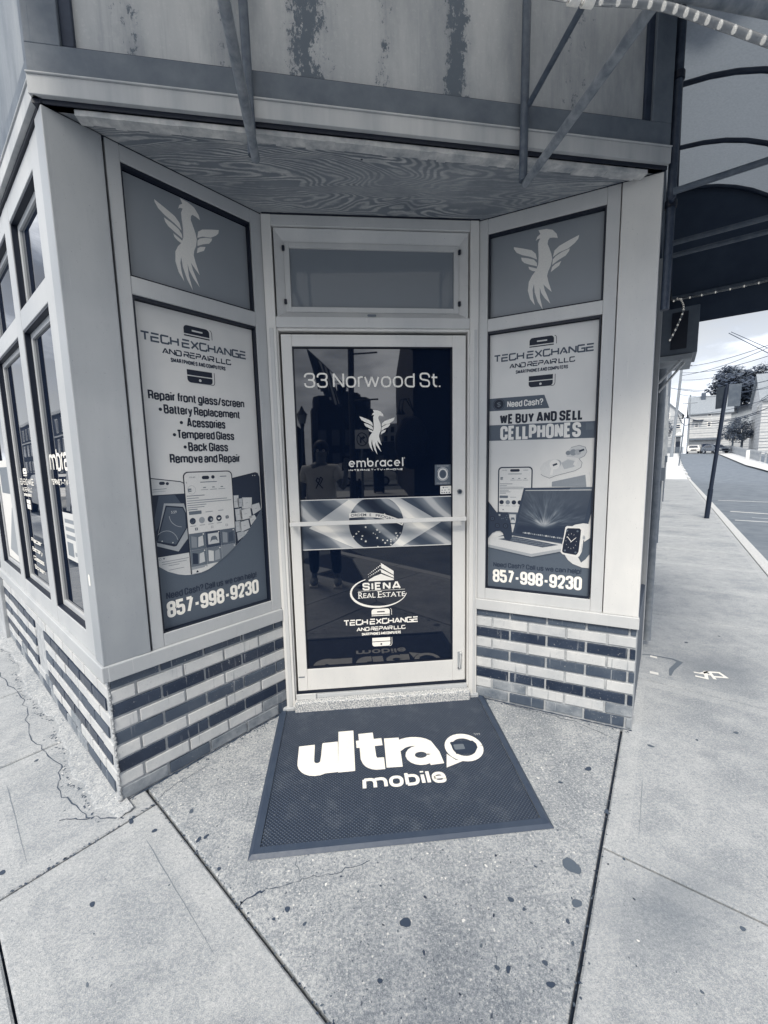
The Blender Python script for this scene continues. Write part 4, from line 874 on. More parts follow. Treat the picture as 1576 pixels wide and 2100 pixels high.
for z, u1 in ((1.033, .385), (1.022, .375), (1.011, .34), (.990, .36)): A.stroke([(.262 if z > 1.02 else .29, z), (u1, z)], .0024, .2, 3)
A.stroke(unit_arc(.257, 1.048, .005, .005, 0, 360, 8), .0012, .15, 3); A.poly([(.268, 1.052), (.279, 1.052), (.2735, 1.043)], .15, 3)
A.poly(above([(.632, 1.4063), (.772, 1.4340), (.787, 1.429), (.7955, 1.410), (.7955, 1.20), (.63, 1.02)]), .022, 1.5)
A.stroke([(.634, 1.408), (.772, 1.4345), (.787, 1.429)], .003, .008, 2.5)
for (u, z, w_, h_, t_, an) in ((.648, 1.285, .034, .066, .5, 0), (.672, 1.277, .03, .045, .42, 4), (.711, 1.272, .058, .060, .55, -4), (.660, 1.215, .036, .062, .46, 3), (.700, 1.213, .064, .056, .56, 6), (.764, 1.236, .05, .055, .52, 10), (.651, 1.152, .034, .056, .42, 3), (.690, 1.150, .055, .055, .5, 8), (.740, 1.175, .034, .05, .55, 10), (.664, 1.098, .040, .045, .4, 4), (.700, 1.105, .03, .03, .46, 4)):
    ca, sa = math.cos(R(an)), math.sin(R(an)); P = [(u+x*ca-y*sa, z+x*sa+y*ca) for x, y in ((-w_/2, -h_/2), (w_/2, -h_/2), (w_/2, h_/2), (-w_/2, h_/2))]
    if min(p[1]-arcz(p[0]) for p in P) < 0: P = [(min(a, .797), max(b_, arcz(a)+.001)) for a, b_ in P]
    P = [(min(a, .7965), b_) for a, b_ in P]
    A.poly(P, t_, 3); A.stroke([P[3], P[2]], .0016, .12, 4); A.stroke([P[1], P[2]], .0014, .14, 4); A.stroke([(u-.008, z), (u+.006, z+.002)], .002, .25, 4.3)
for u in (.755, .768): A.disc(u, 1.418, .0025, .6, 3)
# middle phone
A.poly(above([(.3885, .945), (.3885, 1.425)]+unit_arc(.413, 1.425, .0245, .024, 180, 90, 6)+unit_arc(.612, 1.425, .0245, .024, 90, 0, 6)+[(.6365, 1.05), (.634, 1.0)]), .012, 6)
A.poly(above([(.3935, .945), (.3935, 1.423)]+unit_arc(.415, 1.423, .0215, .021, 180, 90, 6)+unit_arc(.610, 1.423, .0215, .021, 90, 0, 6)+[(.6315, 1.05), (.629, 1.0)]), .60, 7)
A.rr(.4775, .5145, 1.4095, 1.4265, .0083, .012, 8); A.disc(.5335, 1.4195, .0088, .012, 8)
A.text('10:45', .417, .446, 1.418, 1.425, .12, .0, 8); A.stroke([(.57, 1.421), (.604, 1.421)], .004, .15, 8); A.stroke([(.468, 1.396), (.552, 1.396)], .0042, .2, 8); A.stroke([(.404, 1.401), (.400, 1.397), (.404, 1.393)], .0015, .1, 8)
A.stroke(unit_arc(.424, 1.361, .019, .021, 0, 360, 16), .0014, .3, 8); A.rect(.407, .423, 1.352, 1.368, .14, 8); A.rect(.412, .436, 1.358, 1.361, .55, 8.6)
for u in (.487, .532, .576): A.stroke([(u-.006, 1.369), (u+.007, 1.369)], .0045, .15, 8); A.stroke([(u-.018, 1.358), (u+.018, 1.358)], .0028, .25, 8)
for z, u1 in ((1.332, .485), (1.320, .455), (1.308, .600), (1.297, .622), (1.286, .49), (1.275, .48), (1.265, .445)): A.stroke([(.398, z), (u1, z)], .0036, .14 if z in (1.332, 1.265) else .22, 8)
A.rr(.4025, .4635, 1.240, 1.257, .003, .13, 8); A.stroke([(.483, 1.247), (.520, 1.247)], .0036, .25, 8); A.stroke([(.548, 1.248), (.576, 1.248)], .0036, .25, 8)
for i, u in enumerate((.4174, .4622, .5054, .5497)): A.disc(u, 1.2085, .0145, (.03, .28, .03, .03)[i], 8, .0158); A.stroke([(u-.013, 1.184), (u+.014, 1.184)], .0028, .22, 8)
A.disc(.510, 1.206, .006, .3, 9); A.poly([(.541, 1.211), (.558, 1.211), (.553, 1.203), (.546, 1.203)], .65, 9); A.stroke([(.409, 1.205), (.415, 1.198), (.426, 1.212)], .0022, .12, 9)
A.rr(.585, .602, 1.201, 1.217, .004, .08, 8); A.poly([(.591, 1.205), (.591, 1.213), (.597, 1.209)], .6, 9)
for u in (.432, .511, .588): A.stroke([(u-.005, 1.163), (u+.005, 1.163), (u+.005, 1.172), (u-.005, 1.172)], .0016 if u > .44 else .004, .12, 8, True)
cells = [[(.12, .22, .5), (.05, .5, .09), (.10, .25, .06)], [(.14, .03, .5), (.16, .55, .3), (.2, .5, .06)], [(.3, .06, .2), (.28, .12, .1), (.2, .4, .4)]]
for r in range(3):
    for c_ in range(3):
        u0 = .3940+c_*.0792; z1 = 1.1475-r*.083; u1 = u0+.0785; z0 = z1-.0825
        bgc, x1, x2 = cells[r][c_]
        P = above([(u0, z0), (min(u1, .6305), z0), (min(u1, .6305), z1), (u0, z1)])
        A.poly(P, bgc, 8)
        lo = max(arcz(u0+.01), arcz(u1-.01))
        if z0+.012 > lo:
            if c_ == 1 and r == 0:
                A.rect(u0+.012, u1-.01, z0+.016, z1-.012, .5, 9)
                A.poly([(u0+.022, z0+.026), (u0+.028, z0+.05), (u0+.036, z0+.056), (u0+.050, z0+.056), (u0+.058, z0+.048), (u0+.062, z0+.027), (u0+.052, z0+.036), (u0+.032, z0+.036)], .12, 10)
            else:
                A.poly([(u0+.008, z0+.014), (u0+.034, z0+.010), (u0+.036, z1-.02), (u0+.010, z1-.012)], x1, 9); A.poly([(u0+.040, z0+.012), (u0+.068, z0+.016), (u0+.066, z1-.016), (u0+.044, z1-.022)], x2, 9)
        if z1-.012 > arcz(u1): A.disc(u1-.009, z1-.009, .0032, .7, 10)
A.poly([(.396, .9485), (.44, .9475), (.475, .955), (.5, .966), (.5, .972), (.396, .968)], .6, 9); A.poly([(.415, .956), (.420, .963), (.426, .956), (.426, .951), (.415, .951)], .02, 10)
A.build('phone_picture', t)
def burst_mat():     # printed screen picture: rays of light fanning up from a point
    m = Mat('burst_print', .05, .35); g = m.n.new('ShaderNodeNewGeometry'); sb = m.n.new('ShaderNodeVectorMath'); sb.operation = 'SUBTRACT'
    o_ = RW(.378, OFF, 1.092); sb.inputs[1].default_value = o_; m.link(g.outputs['Position'], sb.inputs[0])
    dt = m.n.new('ShaderNodeVectorMath'); dt.operation = 'DOT_PRODUCT'; dt.inputs[1].default_value = tuple(RW.d); m.link(sb.outputs[0], dt.inputs[0])
    sp = m.n.new('ShaderNodeSeparateXYZ'); m.link(sb.outputs[0], sp.inputs[0]); u, v = dt.outputs['Value'], sp.outputs[2]
    an = m.mul(v, u, 'ARCTAN2'); r = m.mul(m.mul(m.mul(u, u), m.mul(v, v), 'ADD'), .5, 'POWER')
    cb = m.n.new('ShaderNodeCombineXYZ'); m.link(an, cb.inputs[0]); m.link(m.mul(r, 1.2), cb.inputs[1])
    n1 = m.noise(3.4, 3, .6, cb.outputs[0]); n2 = m.noise(13, 3, .6, cb.outputs[0])
    ray = m.mul(m.bw(n1, .35, .68), m.bw(n2, .25, .65)); fall = m.bw(r, .0, .34, True); up_ = m.bw(v, -.004, .03)
    f = m.mul(m.mul(ray, m.mul(fall, fall), 'MULTIPLY'), up_); core = m.mul(m.bw(r, .0, .075, True), m.bw(v, -.02, .02)); f = m.mul(m.mul(f, .85), m.mul(core, m.mul(core, .7)), 'ADD')
    c = m.ramp(f, (0, .03), (.18, .10), (.5, .34), (1, .8)); hz_ = m.bw(v, .0, .2); c = m.mix(m.mul(hz_, .35), c, .14); m.color(c); return m.m
# --- right poster
t = sheet(RW, .0660, .6130, .712, 2.172, PAP).build('window_poster', None, label='cellphone buying poster with a laptop and watch right of the door', cat='poster', group='tall window posters')
A = Art(RW, OFF); tech_logo(A, .0865, .5940, 2.0205, 2.0605, INKG, .03, NAVY, PAPER); A.build('logo', t)
A = Art(RW, OFF)
A.poly([(.0665, 1.8233), (.3592, 1.8212), (.3864, 1.7484), (.0665, 1.7531)], .095, 1); A.disc(.118, 1.7884, .033, .03, 2); A.disc(.118, 1.7884, .030, .085, 3); A.disc(.118, 1.7884, .0265, .012, 4)
A.text('$', .108, .129, 1.776, 1.800, .14, .0, 5)
sans(A, 'Need Cash?', .164, .354, 1.768, 1.803, .165, .70); sans(A, 'WE BUY AND SELL', .1247, .5580, 1.676, 1.7305, .21, NAVY, sp=.2)
A.poly([(.0665, 1.6733), (.6125, 1.6654), (.6115, 1.5782), (.0665, 1.5845)], .10, 1); sans(A, 'CELLPHONES', .128, .5545, 1.586, 1.665, .20, .70, sp=.2); A.rect(.568, .606, 1.622, 1.656, .125, 1.6)
sans(A, 'Need Cash? Call us we can help!', .0981, .5735, .8375, .8670, .16, .03, 5)
A.build('lettering', t); A = Art(RW, OFF); sans(A, '857-998-9230', .0955, .5785, .744, .8225, .185, WHT, 5, sp=.12, rr=.6)
A.build('phone_number', t)
A = Art(RW, OFF)
A.poly([(.0665, .7125), (.6125, .7125), (.6125, 1.072), (.465, 1.04), (.208, 1.054), (.0665, 1.001)], .105, 1)
# phone
A.rr(.119, .309, 1.10, 1.433, .022, .05, 2); A.rr(.1225, .3055, 1.104, 1.4295, .0195, .012, 2.6); A.rr(.126, .302, 1.106, 1.426, .017, .60, 3.4)
A.rr(.186, .239, 1.4045, 1.4195, .0074, .012, 4); A.stroke([(.176, 1.392), (.25, 1.392)], .004, .2, 4); A.text('10:45', .143, .168, 1.41, 1.416, .12, 0, 4); A.stroke([(.258, 1.413), (.284, 1.413)], .003, .2, 4)
A.rect(.133, .147, 1.358, 1.374, .15, 4); A.rect(.138, .158, 1.362, 1.365, .6, 4.6)
for u in (.203, .237, .27): A.stroke([(u-.006, 1.366), (u+.006, 1.366)], .004, .15, 4); A.stroke([(u-.015, 1.357), (u+.015, 1.357)], .0026, .25, 4)
for z, u1 in ((1.335, .20), (1.325, .17), (1.316, .262), (1.307, .258), (1.298, .18), (1.289, .19), (1.281, .165)): A.stroke([(.130, z), (u1, z)], .0032, .14 if z in (1.335, 1.281) else .22, 4)
A.rr(.129, .1765, 1.252, 1.267, .003, .13, 4); A.stroke([(.188, 1.258), (.222, 1.258)], .003, .25, 4)
for i, u in enumerate((.141, .176, .210, .243)): A.disc(u, 1.228, .0125, (.02, .2, .02, .02)[i], 4); A.stroke([(u-.011, 1.207), (u+.011, 1.207)], .0022, .22, 4)
A.rect(.147, .153, 1.181, 1.187, .1, 4); A.rect(.1265, .3015, 1.10, 1.170, .11, 4); A.rect(.186, .222, 1.108, 1.158, .5, 5); A.poly([(.193, 1.118), (.197, 1.14), (.214, 1.14), (.218, 1.118), (.212, 1.127), (.199, 1.127)], .12, 6)
# earbuds and case
A.poly([(0.372, 1.353), (0.395, 1.357), (0.588, 1.404), (.594, 1.39), (0.597, 1.32), (0.372, 1.319)], .60, 2); A.poly([(.41, 1.347), (.575, 1.385), (.582, 1.32), (.41, 1.32)], .24, 3); A.stroke([(.594, 1.40), (.602, 1.35), (.601, 1.322)], .004, .55, 3)
A.poly([(0.346, 1.422), (0.361, 1.45), (0.394, 1.469), (0.432, 1.471), (0.453, 1.452), (0.485, 1.474), (0.536, 1.473), (0.557, 1.45), (0.552, 1.424), (0.524, 1.407), (0.43, 1.381), (0.397, 1.367), (0.362, 1.381)], .57, 3)
A.stroke([(.352, 1.39), (.362, 1.381), (.397, 1.367), (.43, 1.381), (.524, 1.407), (.552, 1.424), (.557, 1.45), (.54, 1.472)], .0022, .14, 4)
A.poly([(.455, 1.45), (.487, 1.468), (.52, 1.46), (.52, 1.428), (.47, 1.415)], .40, 4); A.disc(.435, 1.448, .020, .36, 4); A.disc(.422, 1.442, .026, .66, 5)
A.stroke([(.412, 1.425), (.405, 1.385)], .012, .66, 5)
A.poly([(0.478, 1.505), (0.5, 1.531), (0.54, 1.541), (0.568, 1.531), (0.576, 1.507), (0.565, 1.485), (0.542, 1.473), (.52, 1.477), (0.481, 1.483)], .5, 4); A.stroke([(.5, 1.532), (.54, 1.542), (.569, 1.532), (.578, 1.507), (.566, 1.484), (.543, 1.472)], .0025, .2, 5); A.stroke([(.535, 1.472), (.518, 1.437)], .013, .60, 5); A.disc(.512, 1.505, .017, .24, 5); A.disc(.535, 1.507, .016, .36, 5.5); A.disc(.487, 1.503, .012, .2, 5)
A.stroke([(.412, 1.437), (.434, 1.446)], .010, .03, 7); A.stroke([(.540, 1.510), (.564, 1.519)], .010, .03, 7)
# laptop: screen with a burst of light, keyboard deck
A.poly([(0.263, 1.312), (0.6125, 1.320), (.6125, 1.19), (0.575, 1.000), (0.47, 1.008), (0.204, 1.035)], .05, 8); A.poly([(.505, 1.317), (.6120, 1.320), (.6120, 1.300), (.495, 1.296)], .12, 9)
A.poly([(0.270, 1.297), (0.608, 1.304), (0.578, 1.124), (.556, 1.03), (.474, 1.020), (0.220, 1.047)], burst_mat(), 9.5)
A.stroke([(.272, 1.298), (.608, 1.304)], .004, .5, 10.5)
random.seed(21); C0 = (.378, 1.092)
def inscreen(a):    # distance from the burst centre to the edge of the screen
    k = 0
    while k < .40:
        u = C0[0]+k*math.cos(a); z = C0[1]+k*math.sin(a)
        if z > 1.294 or u > .600 or u < .212+(z-1.047)*.245 or u > .556+(z-1.03)*.185: break
        k += .004
    return k-.003
for k in range(22): A.rect(.262+k*.0102, .269+k*.0102, 1.050-k*.0011, 1.057-k*.0011+random.uniform(0, .003), random.choice((.3, .5, .2)), 11)
A.poly([(0.0665, 1.001), (0.095, 1.018), (0.204, 1.034), (0.471, 1.001), (0.472, 0.97), (0.468, 0.958), (0.314, 0.915), (0.0665, 0.956)], .55, 13)
A.poly([(0.0665, 0.972), (0.311, 0.932), (0.467, 0.973), (0.468, 0.958), (0.314, 0.915), (0.0665, 0.956)], .34, 14); A.stroke([(.0665, .9545), (.314, .9135), (.468, .956)], .0025, .08, 14.5)
A.poly([(0.125, 1.008), (0.215, 1.030), (0.454, 0.994), (0.372, 0.974)], .07, 14)
for k in range(1, 7): f = k/7; A.stroke([(.125+.247*f, 1.008-.034*f), (.215+.239*f, 1.030-.036*f)], .0012, .25, 15)
for k in range(1, 4): f = k/4; A.stroke([(.125+.09*f, 1.008+.022*f), (.372+.082*f, .974+.02*f)], .0012, .25, 15)
# game pad
A.poly([(0.0665, 1.231), (0.088, 1.202), (0.115, 1.168), (.13, 1.172), (.15, 1.166), (0.176, 1.17), (0.191, 1.127), (.2, 1.08), (0.205, 1.039), (0.2, 1.014), (.19, 1.003), (0.181, 1.002), (0.168, 1.008), (0.16, 1.017), (0.151, 1.046), (.135, 1.058), (0.114, 1.056), (0.09, 1.043), (0.0665, 1.011)], .035, 16)
for u, z, r in ((.090, 1.13, .0155), (.119, 1.089, .0145), (.166, 1.089, .0155)): A.disc(u, z, r, .012, 17); A.disc(u, z, r*.66, .055, 17.8); A.disc(u, z, r*.3, .02, 18.6)
A.disc(.131, 1.152, .0055, .35, 17)
for u, z in ((.172, 1.150), (.165, 1.138), (.179, 1.138), (.172, 1.126), (.143, 1.131), (.152, 1.133)): A.disc(u, z, .0032, .1, 17)
# watch
A.poly([(0.500, 1.090), (0.534, 1.113), (0.574, 1.122), (0.604, 1.119), (.6120, 1.112), (.6120, 1.045), (0.582, 1.02), (0.571, 1.092)], .62, 16); A.poly([(0.483, 0.947), (0.554, 0.934), (0.57, 0.903), (0.585, 0.918), (0.6120, 0.955), (0.6120, 0.875), (0.575, 0.876), (0.528, 0.893), (0.503, 0.914)], .60, 16)
A.poly([(.5565, .940), (.572, .905), (.590, .922), (.6118, .956), (.6118, 1.030), (.588, 1.010)], .10, 16)
A.poly([(.486, 1.097), (.495, 1.104), (.560, 1.103), (.578, 1.094), (.580, 1.060), (.572, .965), (.560, .937), (.545, .931), (.476, .943), (.465, .955), (.471, .99), (.480, 1.05)], .66, 17)
A.poly([(.493, 1.087), (.499, 1.092), (.556, 1.093), (.564, 1.085), (.563, 1.06), (.556, .965), (.549, .949), (.541, .944), (.481, .952), (.473, .960), (.477, 1.0), (.486, 1.05)], .010, 18)
for k in range(12):
    a = R(k*30); A.stroke([(.517+.024*math.cos(a), 1.02+.038*math.sin(a)), (.517+.029*math.cos(a), 1.02+.045*math.sin(a))], .0016, .55, 19)
A.stroke([(.517, 1.018), (.497, 1.045)], .0034, .7, 19); A.stroke([(.514, 1.014), (.540, 1.040)], .003, .7, 19.5)
for u, z in ((.495, 1.078), (.547, 1.077), (.487, .966), (.541, .958)): A.disc(u, z, .0055, .12, 19)
A.disc(.579, 1.043, .0075, .5, 19, .014); A.disc(.580, 1.043, .0045, .3, 20, .009); A.stroke([(.572, 1.01), (.568, .965)], .003, .45, 19)
A.build('gadget_picture', t)

# ------------------------------------------------------------------ lettering and stickers on the door glass
DO = -.0176
def decal(name, label, fn, cat='window lettering'):
    A = Art(DW, DO); fn(A); return A.build(name, None, label=label, cat=cat)
decal('address_lettering', 'white street address lettering high on the door glass', lambda A: sans(A, '33 Norwood St.', -.3232, .463, 1.8948, 1.9760, .115, WHT, 1, rr=1.0, sp=1.0, space=.45))
def f(A):
    bird(A, .0765, 1.5191, .2523, WHT, 1)
    # rounded lower-case word
    W = .0072; z0, z1 = 1.4505, 1.4870; r = (z1-z0)/2; zc = (z0+z1)/2
    def ring_(u, a0, a1, k=r, L=1): A.stroke(unit_arc(u, zc, k-W/2, k-W/2, a0, a1, 16), W, WHT, L)
    u = -.091+r
    ring_(u, 0, 315); A.stroke([(u-r+W, zc), (u+r-W*.2, zc)], W*.8, WHT, 2)                                        # e
    u = -.046; A.stroke([(u+W/2, z0), (u+W/2, z1)], W, WHT, 1)                                                     # m
    for k in (0, 1): c = u+W/2+.0125+k*.0225; A.stroke([(c-.0112, zc), (c-.0112, z1-.0115)]+unit_arc(c, z1-.0147, .0112, .0112, 180, 0, 8)+[(c+.0112, z0)], W, WHT, 1.4)
    u = .016+.0035; A.stroke([(u, zc), (u, 1.4968+.004)], W, WHT, 1); ring_(u+r-W/2, 0, 360)                           # b
    u = .066; A.stroke([(u, z0), (u, z1-.014)]+unit_arc(u+.013, z1-.0165, .013, .013, 180, 80, 6), W, WHT, 1)        # r
    u = .088+r; ring_(u, 0, 360); A.stroke([(u+r-W/2, z0), (u+r-W/2, z1)], W, WHT, 2)                              # a
    u = .131+r; ring_(u, 45, 315)                                                                                  # c
    u = .171+r; ring_(u, 0, 315); A.stroke([(u-r+W, zc), (u+r-W*.2, zc)], W*.8, WHT, 2)                            # e
    A.stroke([(.2222, z0), (.2222, 1.5000)], W, WHT, 1)                                                           # l
    A.stroke(unit_arc(.2325, 1.497, .0028, .0028, 0, 360, 8), .0012, WHT, 1)
    sans(A, 'INTERNET-TV-PHONE', -.0917, .2277, 1.4275, 1.4382, .26, WHT, 1, sp=1.6)
decal('bird_logo', 'white rising bird logo over a round lower-case name on the door glass', f, 'window logo')
def f(A):
    cx, cz, rx, rz = .0655, .700, .168, .092
    pts = unit_arc(cx, cz, rx, rz, 118, 352, 26); n = len(pts)
    A.stroke(pts, [.0045+.0085*max(0, math.sin(math.pi*min(1, (i/n)*1.15)))**.8*(1 if i < n*.6 else max(.15, 1-(i/n-.6)*1.9)) for i in range(n)], WHT, 1)
    A.poly([(.082, .879), (.157, .826), (.157, .803), (.082, .851)], WHT, 1); A.poly([(.082, .842), (.157, .797), (.157, .784), (.082, .821)], WHT, 1)
    A.poly([(.081, .812), (.157, .779), (.157, .771), (.006, .770), (.006, .778), (.04, .798)], WHT, 1)
    for (a, b_) in (((.076, .862), (.006, .812)), ((.076, .838), (.006, .797))):
        for k in range(8): f_ = k/7; A.disc(a[0]+(b_[0]-a[0])*f_, a[1]+(b_[1]-a[1])*f_, .0042-.0018*f_, WHT, 1, n=8)
    sans(A, 'SIENA', -.0323, .1990, .7145, .7615, .22, WHT, 1, sp=.9); A.stroke([(-.058, .7105), (.2245, .7110)], .0018, WHT, 1)
    def serif(body, u0, u1, z0, z1):
        A.text(body, u0, u1, z0, z1, WHT, .006, 1)
        for u in (u0, ): A.stroke([(u-.004, z0+.0018), (u+.011, z0+.0018)], .003, WHT, 2); A.stroke([(u-.004, z1-.0018), (u+.008, z1-.0018)], .003, WHT, 2)
    serif('R', -.0575, -.031, .666, .7055); A.text('EAL', -.0285, .0455, .668, .6965, WHT, .006, 1); serif('E', .060, .083, .666, .7055); A.text('STATE', .0865, .2245, .668, .6965, WHT, .006, 1)
    for u in (-.026, .002, .030, .112, .137, .165, .193): A.stroke([(u-.004, .6695), (u+.006, .6695)], .0025, WHT, 2.4)
decal('estate_logo', 'white oval real estate logo with a tiered building on the lower door glass', f, 'window logo')
decal('phone_shop_logo', 'white wide-lettered logo split through a phone near the foot of the door glass', lambda A: tech_logo(A, -.1528, .3034, .4995, .5360, WHT, WHT, WHT, .006, .0074), 'window logo')
def f(A):
    A.rect(.4115, .507, 1.335, 1.454, .13, 1); A.stroke(unit_arc(.4595, 1.398, .0255, .030, 0, 360, 28), .0085, .7, 2, False); A.disc(.4595, 1.398, .0165, .085, 2.4, .019)
    A.stroke(unit_arc(.4595, 1.398, .034, .039, 20, 160, 12), .003, .55, 2); A.stroke(unit_arc(.4595, 1.398, .034, .039, 200, 340, 12), .003, .55, 2)
    A.text('Authorized Reseller', .425, .495, 1.4435, 1.4485, .7, .01, 2); A.text('WE ARE OPEN 24', .42, .50, 1.3425, 1.3475, .6, .01, 2)
decal('round_seal_sticker', 'grey rectangular sticker with a pale round seal at the right of the door glass', f, 'sticker')
def f(A):
    A.rr(.444, .509, 1.281, 1.328, .003, .82, 1); A.disc(.463, 1.3185, .004, .05, 2); A.stroke([(.47, 1.3185), (.492, 1.3185)], .003, .3, 2)
    for u, z in ((.455, 1.303), (.472, 1.303), (.496, 1.305), (.454, 1.289), (.468, 1.289), (.482, 1.289), (.498, 1.289)): A.rect(u-.004, u+.004, z-.003, z+.003, .12 if z < 1.3 else .35, 2)
decal('white_payment_sticker', 'small white sticker with rows of icons under the grey seal sticker', f, 'sticker')
# flag banner across the door
def flagmat(key, a, b_, c1):
    m = Mat(key, a, .4, spec=.4)
    v = m.vec((1, 1, 1), (0, R(-38), 0)); w_ = m.n.new('ShaderNodeTexWave'); w_.bands_direction = 'Z'; w_.inputs['Scale'].default_value = 1.9; w_.inputs['Distortion'].default_value = 5; w_.inputs['Detail'].default_value = 2; w_.inputs['Detail Scale'].default_value = .8
    m.link(v, w_.inputs['Vector']); f_ = m.bw(w_.outputs['Fac'], .1, .95); c = m.mix(f_, a, b_); c = m.mix(m.mul(m.bw(f_, .86, 1), .7), c, c1); m.color(c); return m.m
FG, FY, FB = flagmat('flag_field', .07, .26, .6), flagmat('flag_diamond', .40, .74, .9), flagmat('flag_disc', .018, .10, .45)
A = Art(DW, DO); A.rect(-.381, .512, .978, 1.2635, FG, 1); fl = A.build('flag_banner', None, label='flag banner with a pale diamond and starry disc across the door glass', cat='banner')
A = Art(DW, DO); A.rect(-.381, .512, .973, .978, .7, 1); A.rect(-.381, .512, 1.2635, 1.2685, .7, 1); A.rect(.509, .512, .978, 1.2635, .55, 2); A.build('white_border', fl)
A = Art(DW, DO); A.poly([(-.332, 1.103), (-.078, .9785), (.215, .9785), (.447, 1.113), (.205, 1.263), (-.098, 1.263)], FY, 2); A.build('pale_diamond', fl)
A = Art(DW, DO); cx, cz, rr_ = .0605, 1.119, .1615
A.poly([(min(max(cx+rr_*math.cos(R(k*6)), -1), 1), min(max(cz+rr_*math.sin(R(k*6)), .9785), 1.263)) for k in range(60)], FB, 3); dsc = A.build('starry_disc', fl)
A = Art(DW, DO)
def bandp(u): return 1.160+.018*math.sin(math.pi*(u+.11)/.14)*(1 if u < .03 else 0) if u < .03 else 1.160-.62*(u-.03)**1.45*1.0
us = [-.098+.318*k/24 for k in range(25)]
def bz(u): return 1.164+.008-.9*(u+.02)**2*(1 if u > -.02 else .5)-(.06*(u-.1) if u > .1 else 0)
A.stroke([(u, bz(u)) for u in us], .027, .78, 4)
def onband(u0_, u1_): return lambda k, y: (u0_+(u1_-u0_)*k+.0*y, bz(u0_+(u1_-u0_)*k)-.0075+y*.015)
A.text('ORDEM', -.088, .005, 0, 1, .05, .01, 5.5, curve=onband(-.088, .002)); A.text('E', .02, .03, 0, 1, .05, .01, 5.5, curve=onband(.022, .031)); A.text('PROGRESSO', .055, .21, 0, 1, .05, .01, 5.5, curve=onband(.058, .213))
A.build('motto_band', fl)
def star(A, u, z, r, L=5): A.poly([(u+(r if k % 2 == 0 else r*.42)*math.sin(math.pi*k/5), z+(r if k % 2 == 0 else r*.42)*math.cos(math.pi*k/5)) for k in range(10)], .85, L)
A = Art(DW, DO)
for x, y, r in ((822, 380, 8), (681, 467, 7), (765, 490, 8), (784, 507, 6), (737, 513, 5), (752, 522, 4), (629, 498, 5), (611, 513, 7), (590, 533, 6), (655, 531, 7), (648, 553, 6), (679, 571, 8), (765, 549, 7), (806, 566, 6), (840, 570, 6), (866, 566, 6), (866, 580, 6), (823, 588, 7), (866, 601, 6), (890, 562, 5), (906, 519, 8), (936, 519, 5), (915, 539, 7), (908, 555, 6), (809, 440, 4), (768, 612, 5)): star(A, -.104+(x-555)*.000798, .978+(612-y)*.000818+.002, r*.00105)
A.build('stars', fl)

# ------------------------------------------------------------------ door mat
def matmat():
    m = Mat('rubber_mat', .045, .5, spec=.5); v = m.vec((1, 1, 1))
    h = m.voro(86, m.vec((1, 1.1, 1), (0, 0, .78)), rnd=0); d = m.bw(h, .16, .42, True); c = m.mix(d, .036, .082); c = m.mix(m.mul(m.bw(m.noise(9, 6, .7), .5, .75), .35), c, .16); c = m.mix(m.bw(m.noise(170, 2), .73, .76), c, .3); m.color(c); m.bump(d, .9, .004); m.rough(m.noise(5), .42, .6); return m.m
RUB = matmat(); RUBE = varied('rubber_border', .050, .062, 20, .5, .15)
MO = (.078, -.456); mat_t = thing('doormat', (MO[0], MO[1], 0), 'dark ribbed rubber doormat with big white lettering in front of the door', 'doormat')
b = MB(); mx0, mx1, my0, my1 = -.522, .682, -.938, .022
def MP(x, y): sk = (y-.02)*.022; k = (x-.08)/.6; return (x+k*.028*(y+.9)/.9-(.0), y)
def ringp(i): return [MP(mx0+i, my0+i), MP(mx1-i, my0+i), MP(mx1-i, my1-i), MP(mx0+i, my1-i)]
o, i1, i2 = ringp(0), ringp(.014), ringp(.040); up = lambda l, z: [(x, y, z) for x, y in l]
b.raw(up(o, .0015)+up(i1, .012)+up(i2, .013), [(k, (k+1) % 4, 4+(k+1) % 4, 4+k) for k in range(4)]+[(4+k, 4+(k+1) % 4, 8+(k+1) % 4, 8+k) for k in range(4)], RUBE); b.build('border', mat_t)
b = MB(); b.face(up(i2, .0085), RUB); b.build('ribbed_field', mat_t)
def matart(): return Art(lambda u, o_, z: (u, z, .0088+o_), 0)
WM = varied('mat_white', .78, .9, 60, .7, .6, 300)
A = matart(); w_ = .083
A.stroke([(-.357, -.345), (-.352, -.455)]+unit_arc(-.295, -.462, .056, .056, 190, 345, 10)+[(-.238, -.43), (-.2375, -.34)], w_*.98, WM, 1); A.stroke([(-.236, -.335), (-.2285, -.548)], w_*.95, WM, 2)
A.stroke([(-.154, -.255), (-.1495, -.550)], w_*.98, WM, 1)
A.stroke([(-.0475, -.285), (-.041, -.47)]+unit_arc(.004, -.475, .042, .040, 190, 275, 6)+[(.036, -.515)], w_*.95, WM, 1); A.stroke([(-.100, -.367), (.036, -.362)], .055, WM, 2)
A.stroke([(.088, -.34), (.0815, -.548)], w_*.95, WM, 1); A.stroke([(.082, -.48), (.092, -.425)]+unit_arc(.19, -.435, .085, .055, 150, 30, 8)+[(.286, -.475), (.291, -.553)], [w_*.5]+[w_*.82]*11, WM, 2)
A.stroke(unit_arc(.222, -.482, .054, .045, 0, 360, 18), w_*.56, WM, 3)
A.stroke(unit_arc(.452, -.452, .080, .083, 0, 360, 30), .036, WM, 1); A.poly([(.385, -.535), (.352, -.49), (.330, -.580), (.425, -.545)], WM, 2)
A.poly([(.400, -.498), (.388, -.415), (.395, -.408), (.510, -.412), (.522, -.436), (.520, -.465), (.494, -.502)], flat(.035, .5), 4); A.rr(.401, .455, -.468, -.430, .006, .16, 5)
sans(A, 'mobile', -.077, .312, -.667, -.583, .20, WM, 1, rr=.8, sp=.45)
A.text('TM', .532, .565, -.372, -.358, .5, .0, 1)
A.build('lettering', mat_t)

